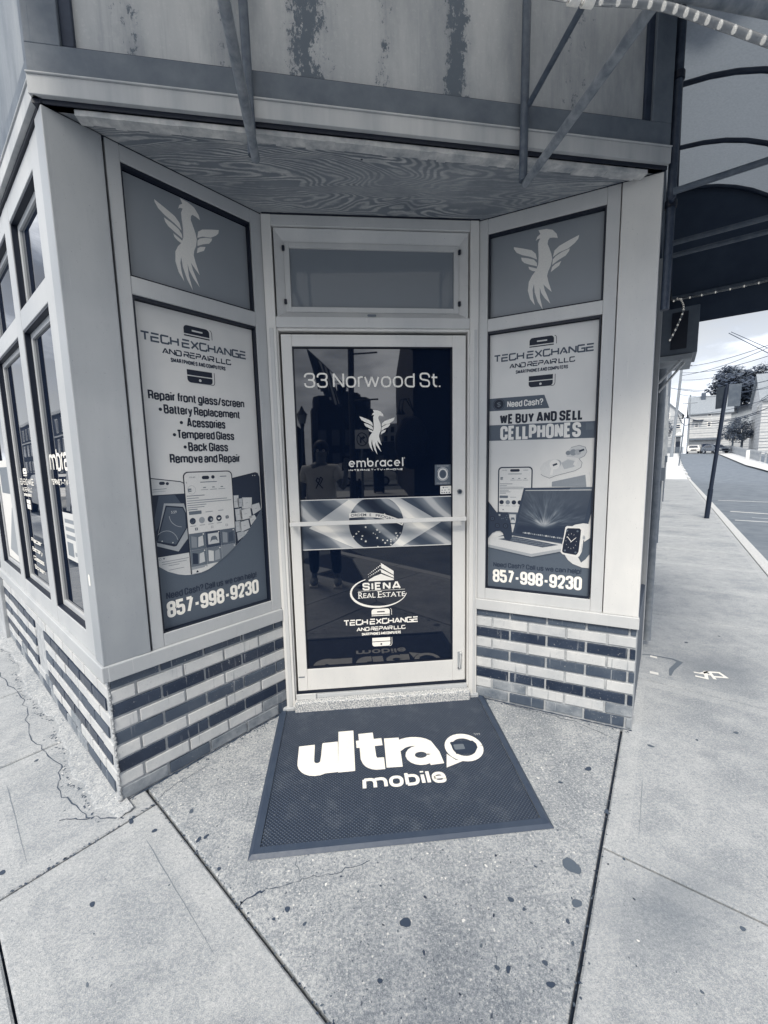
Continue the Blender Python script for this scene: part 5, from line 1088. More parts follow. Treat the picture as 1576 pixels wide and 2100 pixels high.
# ------------------------------------------------------------------ bare awning frame over the entrance
PIPE = varied('chalky_galvanised_pipe', .13, .30, 26, .6, .3, streak=False)
fr_t = thing('awning_frame', FA(1.3, .02, 2.64), 'bare pipe awning frame bolted to the fascia above the entrance', 'awning frame')
for s_ in (.735, 1.845):
    b = MB(); b.tube([FA(s_-(.01 if s_ < 1 else .015), .045, 2.645), FA(s_-(.02 if s_ < 1 else .01), .045, 3.9)], .017, varied('dark_galvanised', .06, .12, 26, .5), 10); b.build('wall_pipe', fr_t)
    b = MB(); b.tube([FA(s_, .040, 2.640), FA(s_+.0, .74, 2.655)], .0165, PIPE, 12); b.ball(FA(s_, .040, 2.640), .0172, PIPE); b.build('arm', fr_t)
b = MB(); b.tube([FA(1.845, .05, 2.93), FA(1.86, .40, 2.975), FA(1.86, .74, 3.01)], .011, varied('dark_galvanised', .06, .12, 26, .5), 10); b.build('brace', fr_t)
b = MB(); b.tube([FA(.735, .74, 2.655), FA(1.3, .74, 2.655), FA(1.845, .74, 2.655), FA(2.35, .735, 2.655)], .0165, PIPE, 12); b.build('front_bar', fr_t)
for s_ in (.735, 1.845):
    b = MB(); b.tube([FA(s_, .74, 2.655)]+[FA(s_, .05+.69*math.cos(R(k*15)), 2.655+.95*math.sin(R(k*15))) for k in range(1, 7)], .013, varied('dark_galvanised', .06, .12, 26, .5), 8); b.build('rib', fr_t)
def fabric_mat(key='awning_fabric', a=.20, b=.23, tr_=.55):
    m = Mat(key, .26, .9, spec=.2); f = m.noise(90, 3); c = m.mix(m.bw(f, .3, .7), a, b); m.color(c)
    t = m.n.new('ShaderNodeBsdfTranslucent'); m.link(c, t.inputs[0]); x = m.n.new('ShaderNodeMixShader'); x.inputs[0].default_value = tr_
    m.link(m.b.outputs[0], x.inputs[1]); m.link(t.outputs[0], x.inputs[2]); m.link(x.outputs[0], m.n['Material Output'].inputs[0]); return m.m
# the shop awning along the right-hand street: fabric on curved ribs
aw = thing('shop_awning', RF(.7, .35, 2.65), 'dark quarter-round fabric awning on ribs over the right-hand pavement', 'awning')
FAB = fabric_mat(); FABD = varied('awning_dark_panel', .045, .062, 5, .85); RIB = varied('awning_rib_paint', .018, .04, 20, .5)
zb, zt, T0, T1 = 2.652, 3.42, -.06, .80
def ap(k, n=12, ins=0): a = R(90*k/n); return (T0+(T1-T0-ins)*math.sin(a), zb+(zt-zb-ins)*math.cos(a))
b = MB(); ss = [-1.2, -.6, -.04, .45, .98, 1.48]; vs = []
for s_ in ss:
    for k in range(13): t_, z_ = ap(k); vs.append(RF(s_, t_, z_))
b.raw(vs, [(i*13+k, (i+1)*13+k, (i+1)*13+k+1, i*13+k+1) for i in range(len(ss)-1) for k in range(12)], FAB, True)
b.raw([RF(s_, T1+.002, zb) for s_ in ss]+[RF(s_, T1+.004, zb-.20) for s_ in ss], [(i, i+1, len(ss)+i+1, len(ss)+i) for i in range(len(ss)-1)], FABD); b.build('fabric', aw)
b = MB(); b.face([RF(1.482, ap(k)[0], ap(k)[1]) for k in range(13)]+[RF(1.482, T0, zb)], FABD); b.face([RF(1.484, T0, zb), RF(1.484, T1, zb), RF(1.484, T1+.003, zb-.13), RF(1.484, T1-.06, zb-.2), RF(1.484, T0, zb-.2)], FABD); b.build('end_panel', aw)
for s_ in ss[1:]:
    b = MB(); b.tube([RF(s_-.02, ap(k, 12, .02)[0], ap(k, 12, .02)[1]) for k in range(13)], .0125, RIB, 8); b.build('rib', aw)
for s_, dz in ((-.04, 0), (.50, .0), (.62, -.02), (1.47, 0)):
    b = MB(); b.tube([RF(s_, .04, zb+dz), RF(s_, T1-.01, zb+dz)], .0135, varied('awning_arm_paint', .07, .13, 24, .5), 8); b.build('arm', aw)
b = MB(); b.tube([RF(-1.2, T1-.01, zb+.004), RF(1.48, T1-.01, zb+.004)], .014, RIB, 8); b.build('front_bar', aw)
b = MB(); b.tube([RF(-.02, .035, zb-.01), RF(1.45, .03, zb-.01)], .012, RIB, 8); b.build('wall_rail', aw); b = MB(); b.tube([RF(-.02, .035, zt-.02), RF(1.45, .03, zt-.02)], .012, RIB, 8); b.build('wall_rail', aw)
# fabric over the entrance; its unseen span is added to darken the post tops
b = MB(); vs = []; ss2 = [-.25, .1, .735, 1.3, 1.845, 2.35, 2.75]
for s_ in ss2:
    for k in range(11):
        a = R(90*k/10); vs.append(FA(s_, .02+.755*math.cos(a), 2.668+.96*math.sin(a)))
b.raw(vs, [(i*11+k, (i+1)*11+k, (i+1)*11+k+1, i*11+k+1) for i in range(len(ss2)-1) for k in range(10)], fabric_mat('pale_shade_canvas', .55, .65, .55), True); b.build('shade_canvas', fr_t)
# rope lights
def rope(name, label, pts, r, gapb, br, group='clear rope lights'):
    t_ = thing(name, pts[0], label, 'rope light', group)
    P = [Vector(p) for p in pts]; fine = []
    for i in range(len(P)-1):
        p0, p1, p2, p3 = P[max(i-1, 0)], P[i], P[i+1], P[min(i+2, len(P)-1)]
        for k in range(10):
            u = k/10; fine.append(.5*((2*p1)+(-p0+p2)*u+(2*p0-5*p1+4*p2-p3)*u*u+(-p0+3*p1-3*p2+p3)*u**3))
    fine.append(P[-1]); b = MB()
    m = _c.get('rope_tube')
    if not m:
        q = Mat('rope_tube', .42, .12, spec=.8); q.b.inputs['Transmission Weight'].default_value = .55; q.b.inputs['IOR'].default_value = 1.2; m = _c['rope_tube'] = q.m
    b.tube(fine, r, m, 12); b.build('clear_tube', t_)
    e = _c.get('rope_bulb')
    if not e:
        q = Mat('rope_bulb', .9, .3); q.b.inputs['Emission Color'].default_value = (1, .96, .88, 1); q.b.inputs['Emission Strength'].default_value = .75; e = _c['rope_bulb'] = q.m
    first = None; acc = 0; n = 0
    for a, c in zip(fine, fine[1:]):
        acc += (c-a).length
        if acc >= gapb and n < 90:
            acc = 0; n += 1
            if first is None:
                bb = MB(); d = (c-a).normalized(); bb.ball((0, 0, 0), br, e, 8, 6, (1, 1, 1.5)); o0 = origin_of(t_)
                me = bpy.data.meshes.new('bulb'); me.from_pydata(bb.v, [], bb.f); me.materials.append(e); me.polygons.foreach_set('use_smooth', [True]*len(bb.f))
                first = bpy.data.objects.new('bulb', me); COL.objects.link(first); ob = first
            else: ob = first.copy(); COL.objects.link(ob)
            ob.parent = t_; ob.location = c-Vector(t_.location)+Vector((0, 0, 0))
    return t_
rope('rope_light', 'thick clear rope light slung under the top right pipe, nearest the viewer', [FA(1.20, .735, 2.640), FA(1.36, .735, 2.613), FA(1.6, .735, 2.606), FA(1.83, .735, 2.622), FA(2.0, .735, 2.605), FA(2.22, .735, 2.575), FA(2.36, .735, 2.56)], .0098, .031, .0060)
b = MB(); b.tube([FA(1.585, .735, 2.606), FA(1.612, .735, 2.606)], .0145, WM, 14); b.tube([FA(1.622, .735, 2.606), FA(1.650, .735, 2.607)], .0145, WM, 14); 
tag(b.build('cable_tie', None), 'pale tape wrapped around the nearest rope light', 'tape')
rope('rope_light', 'thin rope light along the bottom edge of the dark awning end panel', [RF(1.44, .03, 2.70), RF(1.435, .045, 2.63), RF(1.44, .10, 2.625), RF(1.44, .45, 2.628), RF(1.44, .79, 2.635)], .0065, .040, .0048)
rope('rope_light', 'thin rope light hanging in a loop over the air conditioner', [RF(1.40, .07, 2.625), RF(1.25, .10, 2.56), RF(1.05, .115, 2.44), RF(.98, .085, 2.32), RF(.95, .05, 2.23)], .0055, .034, .0045)
# window air conditioner
ac = thing('air_conditioner', RF(1.3, 0, 2.13), 'boxy metal air conditioner jutting from the wall under the awning', 'air conditioner')
b = MB(); b.wbox(RF, 1.10, 1.46, -.05, .205, 2.165, 2.47, varied('ac_casing', .11, .15, 12, .5)); b.build('casing', ac, .004)
b = MB(); b.wbox(RF, 1.094, 1.0998, .055, .145, 2.20, 2.44, GASK); b.build('grille', ac)
b = MB(); b.wbox(RF, 1.08, 1.5, -.05, .18, 2.125, 2.160, varied('ac_tray', .3, .4, 10, .6)); b.build('tray', ac, .003)
b = MB(); b.tube([RF(1.1, .13, 2.135), RF(1.06, .0, 1.98)], .008, ALU2, 6); b.tube([RF(1.2, .14, 2.125), RF(1.16, .0, 1.93)], .008, ALU2, 6); b.build('bracket', ac)

# lettering on the left street windows
WLF = Art(lambda u, o, z: LF(-u, o, z), -.0335); A = WLF
def lfart(): return Art(lambda u, o, z: LF(-u, o, z), -.0335)
A = lfart(); sans(A, 'embracel', -.82, -.18, 1.465, 1.58, .14, WHT, 1, rr=.9, sp=.4); sans(A, 'INTERNET-TV-PHONE', -.82, -.18, 1.395, 1.425, .24, WHT, 1, sp=1.2); A.build('window_lettering', None, label='white round lettering on the first window of the left street side', cat='window lettering')
A = lfart(); A.rect(-.60, -.31, 1.02, 1.26, .6, 1)
for z in (1.22, 1.18, 1.14): A.rect(-.57, -.34, z-.012, z+.008, .25, 2)
A.rect(-.57, -.46, 1.04, 1.11, .2, 2); A.rect(-.44, -.34, 1.05, 1.07, .3, 2); A.build('window_notice', None, label='pale printed notice low in the first left street window', cat='notice')
A = lfart(); tech_logo(A, -1.66, -1.20, 1.38, 1.42, WHT, WHT, WHT, .05, .006)
for k, (z, s0_) in enumerate(((1.02, 'Repair'), (.96, 'Battery'), (.90, 'Glass'), (.84, 'Screen'))): sans(A, s0_, -1.50, -1.20, z-.012, z+.016, .2, WHT, 1)
A.build('window_lettering', None, label='white wide-lettered logo and list on the second window of the left street side', cat='window lettering')
A = lfart(); A.rect(-2.50, -1.84, .78, 1.55, .68, 1); A.rect(-2.44, -1.9, 1.30, 1.50, .2, 2); A.poly([(-2.4, .85), (-2.1, 1.2), (-1.95, 1.15), (-1.95, .82)], .3, 2); A.build('window_notice', None, label='large pale poster in the third left street window', cat='poster')
# ------------------------------------------------------------------ right-hand street
def rz(s_, t_, z): return RF(s_, t_, z)
SIG = varied('sign_back', .10, .16, 8, .5, metal=.3)
POLE = varied('dark_post_paint', .010, .022, 30, .45)
sp = thing('street_sign', RF(9.69, .89, 0), 'dark leaning street sign post seen from behind on the right pavement', 'street sign')
b = MB(); b.tube([RF(9.69, .89, 0), RF(9.69, .925, .7)], .050, POLE, 12); b.tube([RF(9.69, .92, .6), RF(9.69, 1.075, 3.06)], .040, POLE, 12); b.build('post', sp)
b = MB(); c_ = Vector(RF(9.64, 1.10, 0)); d_ = Vector((RF.d.x*.35+RF.n.x*.94, RF.d.y*.35+RF.n.y*.94, 0)).normalized(); n_ = Vector((d_.y, -d_.x, 0))
def plate(b, c_, d_, w_, z0, z1, m):
    n_ = Vector((d_.y, -d_.x, 0)); p = []
    for z in (z0, z1):
        for o, s_ in ((.004, 0), (.004, 1), (-.004, 1), (-.004, 0)): q = c_+d_*w_*s_+n_*o; p.append((q.x, q.y, z))
    b.hexa(p, m)
plate(b, c_, d_, .24, 2.56, 3.05, SIG); b.build('sign_plate', sp, .002)
b = MB(); d2 = Vector((RF.d.x*.8-RF.n.x*.6, RF.d.y*.8-RF.n.y*.6, 0)).normalized(); plate(b, Vector(RF(9.66, 1.05, 0)), d2, .24, 2.54, 3.02, SIG); b.build('sign_plate', sp, .002)
tp = thing('metal_pole', RF(49.9, .95, prof(50)), 'thin dark pole with a short crossbar far along the pavement', 'pole')
b = MB(); z0 = .25; b.tube([RF(49.9, .95, z0), RF(49.9, 1.2, 5.35)], .055, varied('grey_pole', .10, .18, 3, .6), 8); b.build('post', tp)
b = MB(); b.tube([RF(49.9, .80, 5.38), RF(49.9, 1.55, 5.40)], .04, GASK, 6); b.build('crossbar', tp)
WOOD = varied('weathered_pole_wood', .22, .32, 4, .9)
def upole(s_, t_, z0, z1, lean, r, label, arms=True):
    t = thing('utility_pole', RF(s_, t_, z0), label, 'utility pole', 'wooden utility poles')
    b = MB(); b.tube([RF(s_, t_, z0), RF(s_, t_+lean, z1)], [r, r*.65], WOOD, 10); b.build('pole', t)
    if arms: b = MB(); b.tube([RF(s_, t_+lean-1.1, z1-1.5), RF(s_, t_+lean+1.1, z1-1.45)], .07, WOOD, 6); b.build('crossarm', t)
    return t
upole(70, .35, 1.35, 15.5, .6, .22, 'pale thick utility pole at the left kerb, nearer of the two', True)
upole(90, 2.75, 2.0, 12.4, -.1, .17, 'slimmer utility pole at the end of the street before the garages', True)
# cables
CAB = M('cable_black', .05, .8)
def cable(p, q, sag, label='black overhead cable crossing above the street', r=.02):
    p, q = Vector(p), Vector(q); pts = [p.lerp(q, k/14)-Vector((0, 0, sag*4*(k/14)*(1-k/14))) for k in range(15)]
    b = MB(); b.tube(pts, r, CAB, 5); o = b.build('overhead_cable', None); tag(o, label, 'cable', 'overhead cables strung above the far street')
P1 = RF(70, .9, 13.6); P2 = RF(90, 2.7, 11)
for i, (a, c_, sg, r) in enumerate((((30, 2.6, 8.7), (30, 6.5, 5.6), 0, .011), ((30, 2.7, 8.75), (30, 6.5, 6.0), 0, .009), ((70, .9, 14), (28, 9, 9.2), .8, .014), ((70, .9, 13.2), (28, 9, 8.6), 1.0, .014), ((70, .9, 12.2), (28, 9, 8.0), .9, .012), ((70, .9, 11), (30, 9, 7.0), 1.0, .016),
        ((70, .9, 10.2), (30, 9, 6.9), 1.2, .012), ((90, 2.7, 9.0), (45, 9.5, 7.2), .7, .016), ((90, 2.7, 8.2), (60, 12, 8.4), 1.6, .03), ((70, .7, 7.7), (90, 2.7, 7.3), .9, .03), ((90, 2.7, 7.2), (74, 10, 7.2), .5, .03), ((70, .9, 12.8), (50, 12, 14), 1, .016), ((74, 10, 9.0), (35, 7.5, 8.4), .4, .02), ((74, 10, 8.8), (35, 7.5, 7.6), .3, .02), ((60, -.5, 10), (60, 12, 9.4), 1, .014))):
    cable(RF(*a), RF(*c_), sg, r=r*1.9, label='black overhead cable crossing above the far end of the street')
SID = varied('white_siding', .50, .60, 3, .8); SIDG = varied('cream_siding', .42, .52, 3, .8); ROOFM = varied('asphalt_shingle', .22, .30, 6, .9); WINM = M('dark_window', .04, .3); TRM = M('white_trim', .8, .6)
def clap(b, x0, x1, y0, y1, z0, z1, m): b.box(x0, x1, y0, y1, z0, z1, m)
def house(label, s0, s1, t0, t1, z0, ze, zr, ridge='t', m=SID, wins=(), cat='house', chim=None, door=None):
    t = thing('house', RF((s0+s1)/2, (t0+t1)/2, z0), label, cat, 'houses at the end of the right-hand street')
    b = MB(); b.wbox(RF, s0, s1, t0, t1, z0-3, ze, m)
    sm, tm = (s0+s1)/2, (t0+t1)/2
    if ridge == 't': b.raw([RF(s0, t0, ze), RF(s1, t0, ze), RF(sm, t0, zr), RF(s0, t1, ze), RF(s1, t1, ze), RF(sm, t1, zr)], [(0, 1, 2), (3, 5, 4)], m)
    else: b.raw([RF(s0, t0, ze), RF(s0, t1, ze), RF(s0, tm, zr), RF(s1, t0, ze), RF(s1, t1, ze), RF(s1, tm, zr)], [(0, 2, 1), (3, 4, 5)], m)
    k = 0
    zz = z0+.4
    while zz < ze:        # shadow lines of the clapboards
        b.wbox(RF, s0-.06, s0, t0-.02, t1+.02, zz, zz+.06, ROOFM if int(zz*3) % 2 else m); b.wbox(RF, s0, s1, t0-.05, t0, zz, zz+.06, m); zz += .42
    b.build('wall', t)
    b = MB(); e = .35
    if ridge == 't':
        for a, c_ in ((s0-e, sm), (s1+e, sm)):
            za = ze-.2; b.raw([RF(a, t0-e, za), RF(a, t1+e, za), RF(c_, t1+e, zr+.12), RF(c_, t0-e, zr+.12), RF(a, t0-e, za-.15), RF(a, t1+e, za-.15), RF(c_, t1+e, zr-.05), RF(c_, t0-e, zr-.05)], [(0, 1, 2, 3), (4, 7, 6, 5), (0, 4, 5, 1), (0, 3, 7, 4), (1, 5, 6, 2)], ROOFM)
    else:
        for a, c_ in ((t0-e, tm), (t1+e, tm)):
            za = ze-.2; b.raw([RF(s0-e, a, za), RF(s1+e, a, za), RF(s1+e, c_, zr+.12), RF(s0-e, c_, zr+.12), RF(s0-e, a, za-.15), RF(s1+e, a, za-.15), RF(s1+e, c_, zr-.05), RF(s0-e, c_, zr-.05)], [(0, 1, 2, 3), (4, 7, 6, 5), (0, 4, 5, 1), (0, 3, 7, 4), (1, 5, 6, 2)], ROOFM)
    rf_ = b.build('roof', t)
    if chim: b = MB(); b.wbox(RF, chim[0], chim[0]+.8, chim[1], chim[1]+.7, ze, chim[2], BM); b.build('chimney', rf_)
    for w_ in wins:
        side, a0, a1, q0, q1 = w_
        b = MB(); f = MB()
        if side == 's': b.wbox(RF, s0-.06, s0-.03, a0, a1, q0, q1, WINM); f.wbox(RF, s0-.05, s0-.035+.03, a0-.12, a1+.12, q0-.12, q1+.12, TRM); f.wbox(RF, s0-.075, s0-.061, a0, a1, (q0+q1)/2-.04, (q0+q1)/2+.04, TRM)
        else: b.wbox(RF, a0, a1, t0-.06, t0-.03, q0, q1, WINM); f.wbox(RF, a0-.12, a1+.12, t0-.05, t0-.005, q0-.12, q1+.12, TRM); f.wbox(RF, a0, a1, t0-.075, t0-.061, (q0+q1)/2-.04, (q0+q1)/2+.04, TRM)
        w0 = b.build('window', t); f.build('frame', w0)
    return t
h = house('pale gabled house closing the far end of the street above two garage doors', 96, 104, 2.95, 9, 2.0, 9.6, 13, 't', SID, (('s', 3.85, 4.25, 7.0, 7.6), ('s', 5.72, 6.12, 7.0, 7.7), ('s', 5.70, 6.08, 8.95, 9.55)), chim=(99, 4.6, 13.6))
b = MB(); b.wbox(RF, 95.2, 96, 2.9, 7.9, 4.45, 4.78, varied('garage_canopy', .10, .16, 5, .7)); b.build('canopy', h)
for a0, a1 in ((3.15, 5.1), (5.45, 7.4)): b = MB(); b.wbox(RF, 95.93, 95.98, a0, a1, 2.1, 4.3, SIDG); [b.wbox(RF, 95.90, 95.928, a0, a1, 2.1+.55*k, 2.13+.55*k, ROOFM) for k in range(1, 4)]; b.build('garage_door', h)
b = MB(); b.wbox(RF, 95.1, 95.9, 3.4, 5.0, 8.1, 8.25, GASK); b.build('eave', h)
h = house('pale gabled house left of the thick utility pole', 96, 106, -3.4, 1.75, 2.1, 9.6, 12.2, 's', SIDG, (('s', -1.05, -.3, 9.0, 9.8), ('s', .9, 1.5, 6.9, 7.6)))
b = MB(); b.wbox(RF, 94, 96, .7, 2.1, 5.2, 5.45, ROOFM); b.wbox(RF, 94, 94.15, .75, .9, 2.1, 5.2, TRM); b.wbox(RF, 94, 94.15, 1.9, 2.05, 2.1, 5.2, TRM); b.raw([RF(94, .6, 5.45), RF(94, 2.2, 5.45), RF(94, 1.4, 6.2), RF(96, .6, 5.45), RF(96, 2.2, 5.45), RF(96, 1.4, 6.2)], [(0, 2, 1), (0, 3, 5, 2), (1, 2, 5, 4)], TRM); b.build('porch', h)
b = MB(); b.wbox(RF, 95.93, 95.98, 1.0, 1.7, 2.2, 4.4, WINM); b.build('door', h)
house('tall pale sided house at the right edge of the view behind the fence', 73, 81.5, 10.05, 22, 1.6, 9.0, 12.8, 't', SID, (('t', 76.0, 76.5, 7.3, 8.2), ('t', 75.0, 75.45, 7.3, 8.2)))
house('low house with a light roof edge between the two trees', 100, 110, 9.2, 16, 1.8, 7.6, 11.4, 't', varied('grey_siding', .42, .5, 3, .8), (('s', 10, 11, 5, 6.3),))
# fence, posts and bollards
ft = thing('picket_fence', RF(74, 8, 1.3), 'low grey picket fence along the far right pavement', 'fence')
b = MB(); a = 56
FM = varied('grey_fence_wood', .30, .42, 5, .9)
while a < 94: b.wbox(RF, a, a+.1, 8.0, 8.03, prof(a), prof(a)+1.0+.05*((int(a*10)) % 3), FM); a += .19
b.build('pickets', ft)
b = MB(); [b.wbox(RF, k, k+2, 8.03, 8.07, prof(k)+.8, prof(k)+.9, FM) for k in range(56, 94, 2)]; b.build('rail', ft)
ft = thing('rail_fence', RF(54, 8, 1.3), 'open two-rail fence with white gate posts at the far right pavement', 'fence')
b = MB(); b.tube([RF(50, 8, 1.5), RF(56, 8, 1.75)], .035, FM, 6); b.tube([RF(50, 8, 1.2), RF(56, 8, 1.4)], .03, FM, 6); b.build('rail', ft)
for k in (50, 53, 56): b = MB(); b.wbox(RF, k, k+.12, 7.95, 8.1, prof(k)-.2, prof(k)+1.15, FM); b.build('post', ft)
b = MB(); b.wbox(RF, 60.4, 60.7, 7.4, 7.7, .9, 2.0, TRM); b.build('gate_post', ft)
ft = thing('picket_fence', RF(90, .5, 2.0), 'short dark fence in front of the far left house', 'fence')
b = MB(); a = -1.5
while a < 2.2: b.wbox(RF, 92.6, 92.65, a, a+.12, 2.0, 3.25, varied('dark_fence_wood', .12, .2, 5, .9)); a += .17
b.build('pickets', ft)
# trees
LEAF = [varied('leaf_dark', .035, .055, 2, .7), varied('leaf_mid', .055, .085, 2, .7), varied('leaf_light', .09, .13, 2, .6)]  # three leaf tones, picked at random for each clump
BARK = varied('bark', .08, .14, 6, .9)
def tree(label, base, h_, cr, cz, rad, n, leaf, group=None, seed=1, flat_=1.0, name='tree'):
    random.seed(seed); t = thing(name, base, label, 'tree', group)
    bx, by, bz_ = base; b = MB(); top = Vector((bx, by, cz))
    b.tube([(bx, by, bz_), (bx+.1, by, bz_+(cz-bz_)*.5), tuple(top)], [rad*.09, rad*.065, rad*.03], BARK, 8)
    tips = []
    for k in range(9):
        a = random.uniform(0, 6.28); e = random.uniform(.1, 1.2); st_ = Vector((bx, by, bz_+(cz-bz_)*random.uniform(.4, .9)))
        q = top+Vector((math.cos(a)*math.cos(e), math.sin(a)*math.cos(e), math.sin(e)*flat_))*rad*random.uniform(.5, .85)
        b.tube([st_, st_.lerp(q, .5)+Vector((0, 0, -.1*rad)), q], [rad*.03, rad*.02, rad*.008], BARK, 5); tips.append(q)
    b.build('trunk', t)
    b = MB(); cl = []
    for k in range(46):
        while True:
            v = Vector((random.uniform(-1, 1), random.uniform(-1, 1), random.uniform(-.75, 1)))
            if .25 < v.length < 1: break
        cl.append((top+Vector((v.x*cr, v.y*cr, v.z*rad*flat_)), rad*random.uniform(.16, .34), random.choice((0, 0, 1, 1, 1, 2))))
    for k in range(n):
        c_, r_, mi = random.choice(cl); d = Vector((random.gauss(0, 1), random.gauss(0, 1), random.gauss(0, .8))); p = c_+d.normalized()*r_*random.uniform(.3, 1.15)
        u = Vector((random.gauss(0, 1), random.gauss(0, 1), random.gauss(0, 1))).normalized()*leaf*random.uniform(.6, 1.3); v = u.orthogonal().normalized()*leaf*random.uniform(.4, .8)
        b.face([p-u, p-v*.6+u*.1, p+u, p+v*.6+u*.1], LEAF[mi])
    b.build('crown', t); return t
tree('large dark leafy tree rising behind the pale sided house', RF(104, 10.6, 1.8), 8, 4.9, 14.0, 4.9, 9000, .44, 'leafy trees at the far end of the street', 3)
tree('rounded small tree behind the picket fence', RF(79, 8.9, 1.7), 4, 2.1, 5.1, 2.0, 2600, .17, 'leafy trees at the far end of the street', 5)
tree('small tree beside the small rounded one, nearer the street end', RF(88, 8.7, 1.9), 4, 1.9, 5.4, 1.8, 1900, .17, 'leafy trees at the far end of the street', 8)
tree('small tree in front of the far left gabled house', RF(75, -.75, 1.5), 5, .95, 5.3, 1.9, 1500, .15, 'leafy trees at the far end of the street', 6)
# ------------------------------------------------------------------ cars
def car_mesh(t, fr3, paint, Lc=4.4, Wc=1.75, Hc=1.45, suv=False):
    """fr3(x along length from the front, y across, z) -> world"""
    hw = Wc/2; gy = lambda z: 1-.10*max(0, (z-.75)/.7)
    if suv: prof_ = [(0.0, .35), (0.02, .75), (.12, .95), (.95, 1.08), (1.65, 1.60), (2.2, 1.70), (3.6, 1.70), (4.2, 1.55), (4.38, 1.05), (4.4, .4)]
    else: prof_ = [(0.0, .32), (0.02, .62), (.15, .74), (1.15, .90), (1.95, 1.36), (2.4, 1.43), (3.2, 1.40), (3.95, 1.02), (4.33, .96), (4.4, .4)]
    b = MB(); n = len(prof_); xs_ = [(-1, .90), (-.97, 1), (.97, 1), (1, .90)]
    vs = []
    for sy in (-1, -.86, .86, 1):
        for x, z in prof_:
            w_ = hw*gy(z)*(sy); z_ = z*(1 if abs(sy) < 1 else (.97 if z > .5 else 1)); x_ = x if abs(sy) < 1 else x+.10*(1 if x < .2 else (-1 if x > 4.2 else 0)); vs.append(fr3(x_, w_*(1 if abs(sy) == 1 else .98), z_))
    for k in range(3):
        b.raw([], [], paint)
    fs = [(r*n+i, r*n+i+1, (r+1)*n+i+1, (r+1)*n+i) for r in range(3) for i in range(n-1)]
    fs += [tuple(range(n)), tuple(range(3*n, 4*n))[::-1], (0, n, 2*n, 3*n), (n-1, 4*n-1, 3*n-1, 2*n-1)]
    b.raw(vs, fs, paint); b.build('body', t, .05, 3)
    DG = glassy('car_glass', .01, 1.5); b = MB()
    (x1, z1), (x2, z2) = (prof_[3], prof_[4]); a, c_ = .12, .92
    pt = lambda k: (x1+(x2-x1)*k, z1+(z2-z1)*k)
    A1, A2 = pt(a), pt(c_); b.raw([fr3(A1[0]-.015, -hw*.76, A1[1]+.015), fr3(A1[0]-.015, hw*.76, A1[1]+.015), fr3(A2[0]-.015, hw*.68, A2[1]+.015), fr3(A2[0]-.015, -hw*.68, A2[1]+.015)], [(0, 1, 2, 3)], DG); b.build('windscreen', t)
    b = MB()
    for sy in (-1, 1):
        zt_, zb_ = (1.58, 1.12) if suv else (1.32, .96)
        for xa, xb, xc, xd in ((1.55 if suv else 1.65, 2.75, 2.72, 2.0 if suv else 2.15), (2.83, 3.9 if suv else 3.7, 3.6 if suv else 3.15, 2.80)):
            b.raw([fr3(xa, sy*(hw*gy(zb_)+.006), zb_), fr3(xb, sy*(hw*gy(zb_)+.006), zb_), fr3(xc, sy*(hw*gy(zt_)+.006), zt_), fr3(xd, sy*(hw*gy(zt_)+.006), zt_)], [(0, 1, 2, 3)], DG)
    b.build('side_window', t)
    TY = M('tyre_rubber', .02, .85); RM = varied('wheel_rim', .3, .4, 5, .35, metal=.7)
    for x in (.85, 3.5):
        for sy in (-1, 1):
            b = MB(); b.tube([fr3(x, sy*(hw-.17), .33), fr3(x, sy*(hw+.012), .33)], .33, TY, 20); w0 = b.build('wheel', t)
            b = MB(); b.tube([fr3(x, sy*(hw+.005), .33), fr3(x, sy*(hw+.022), .33)], .21, RM, 14); b.build('rim', w0)
    LM = M('headlight_lens', .6, .15)
    zz = .82 if suv else .64
    for sy in (-1, 1):
        b = MB(); c0 = [fr3(.0+.02, sy*hw*.88, zz-.06), fr3(-.02, sy*hw*.55, zz-.05), fr3(-.015, sy*hw*.58, zz+.06), fr3(.05, sy*hw*.90, zz+.08)]; b.raw(c0, [(0, 1, 2, 3)], LM); b.build('headlight', t)
    b = MB(); b.raw([fr3(-.025, -hw*.5, .45), fr3(-.025, hw*.5, .45), fr3(-.02, hw*.45, .68), fr3(-.02, -hw*.45, .68)], [(0, 1, 2, 3)], GASK); b.build('grille', t)
def car(label, pos, heading, paint, suv=False, group='parked cars'):
    t = thing('parked_car', pos, label, 'car', group); h_ = Vector((math.cos(heading), math.sin(heading), 0)); r_ = Vector((h_.y, -h_.x, 0)); P = Vector(pos)
    car_mesh(t, lambda x, y, z: tuple(P+h_*(2.2-x)+r_*y+Vector((0, 0, z))), paint, suv=suv); return t
CW = varied('white_car_paint', .72, .8, 1, .25); CB = varied('black_car_paint', .012, .02, 1, .2); CG = varied('grey_car_paint', .10, .14, 1, .25)
hd = math.atan2(-RF.d.y, -RF.d.x)
car('pale bonneted car facing the camera before the left garage door', RF(90, 3.55, prof(90)-.05), hd, CW, False)
car('dark car before the right garage door', RF(88.5, 5.45, prof(88)-.05), hd, CB, True)
car('dark car parked at an angle beside the right kerb', RF(82, 6.1, prof(82)-.05), hd+.5, CG, False)

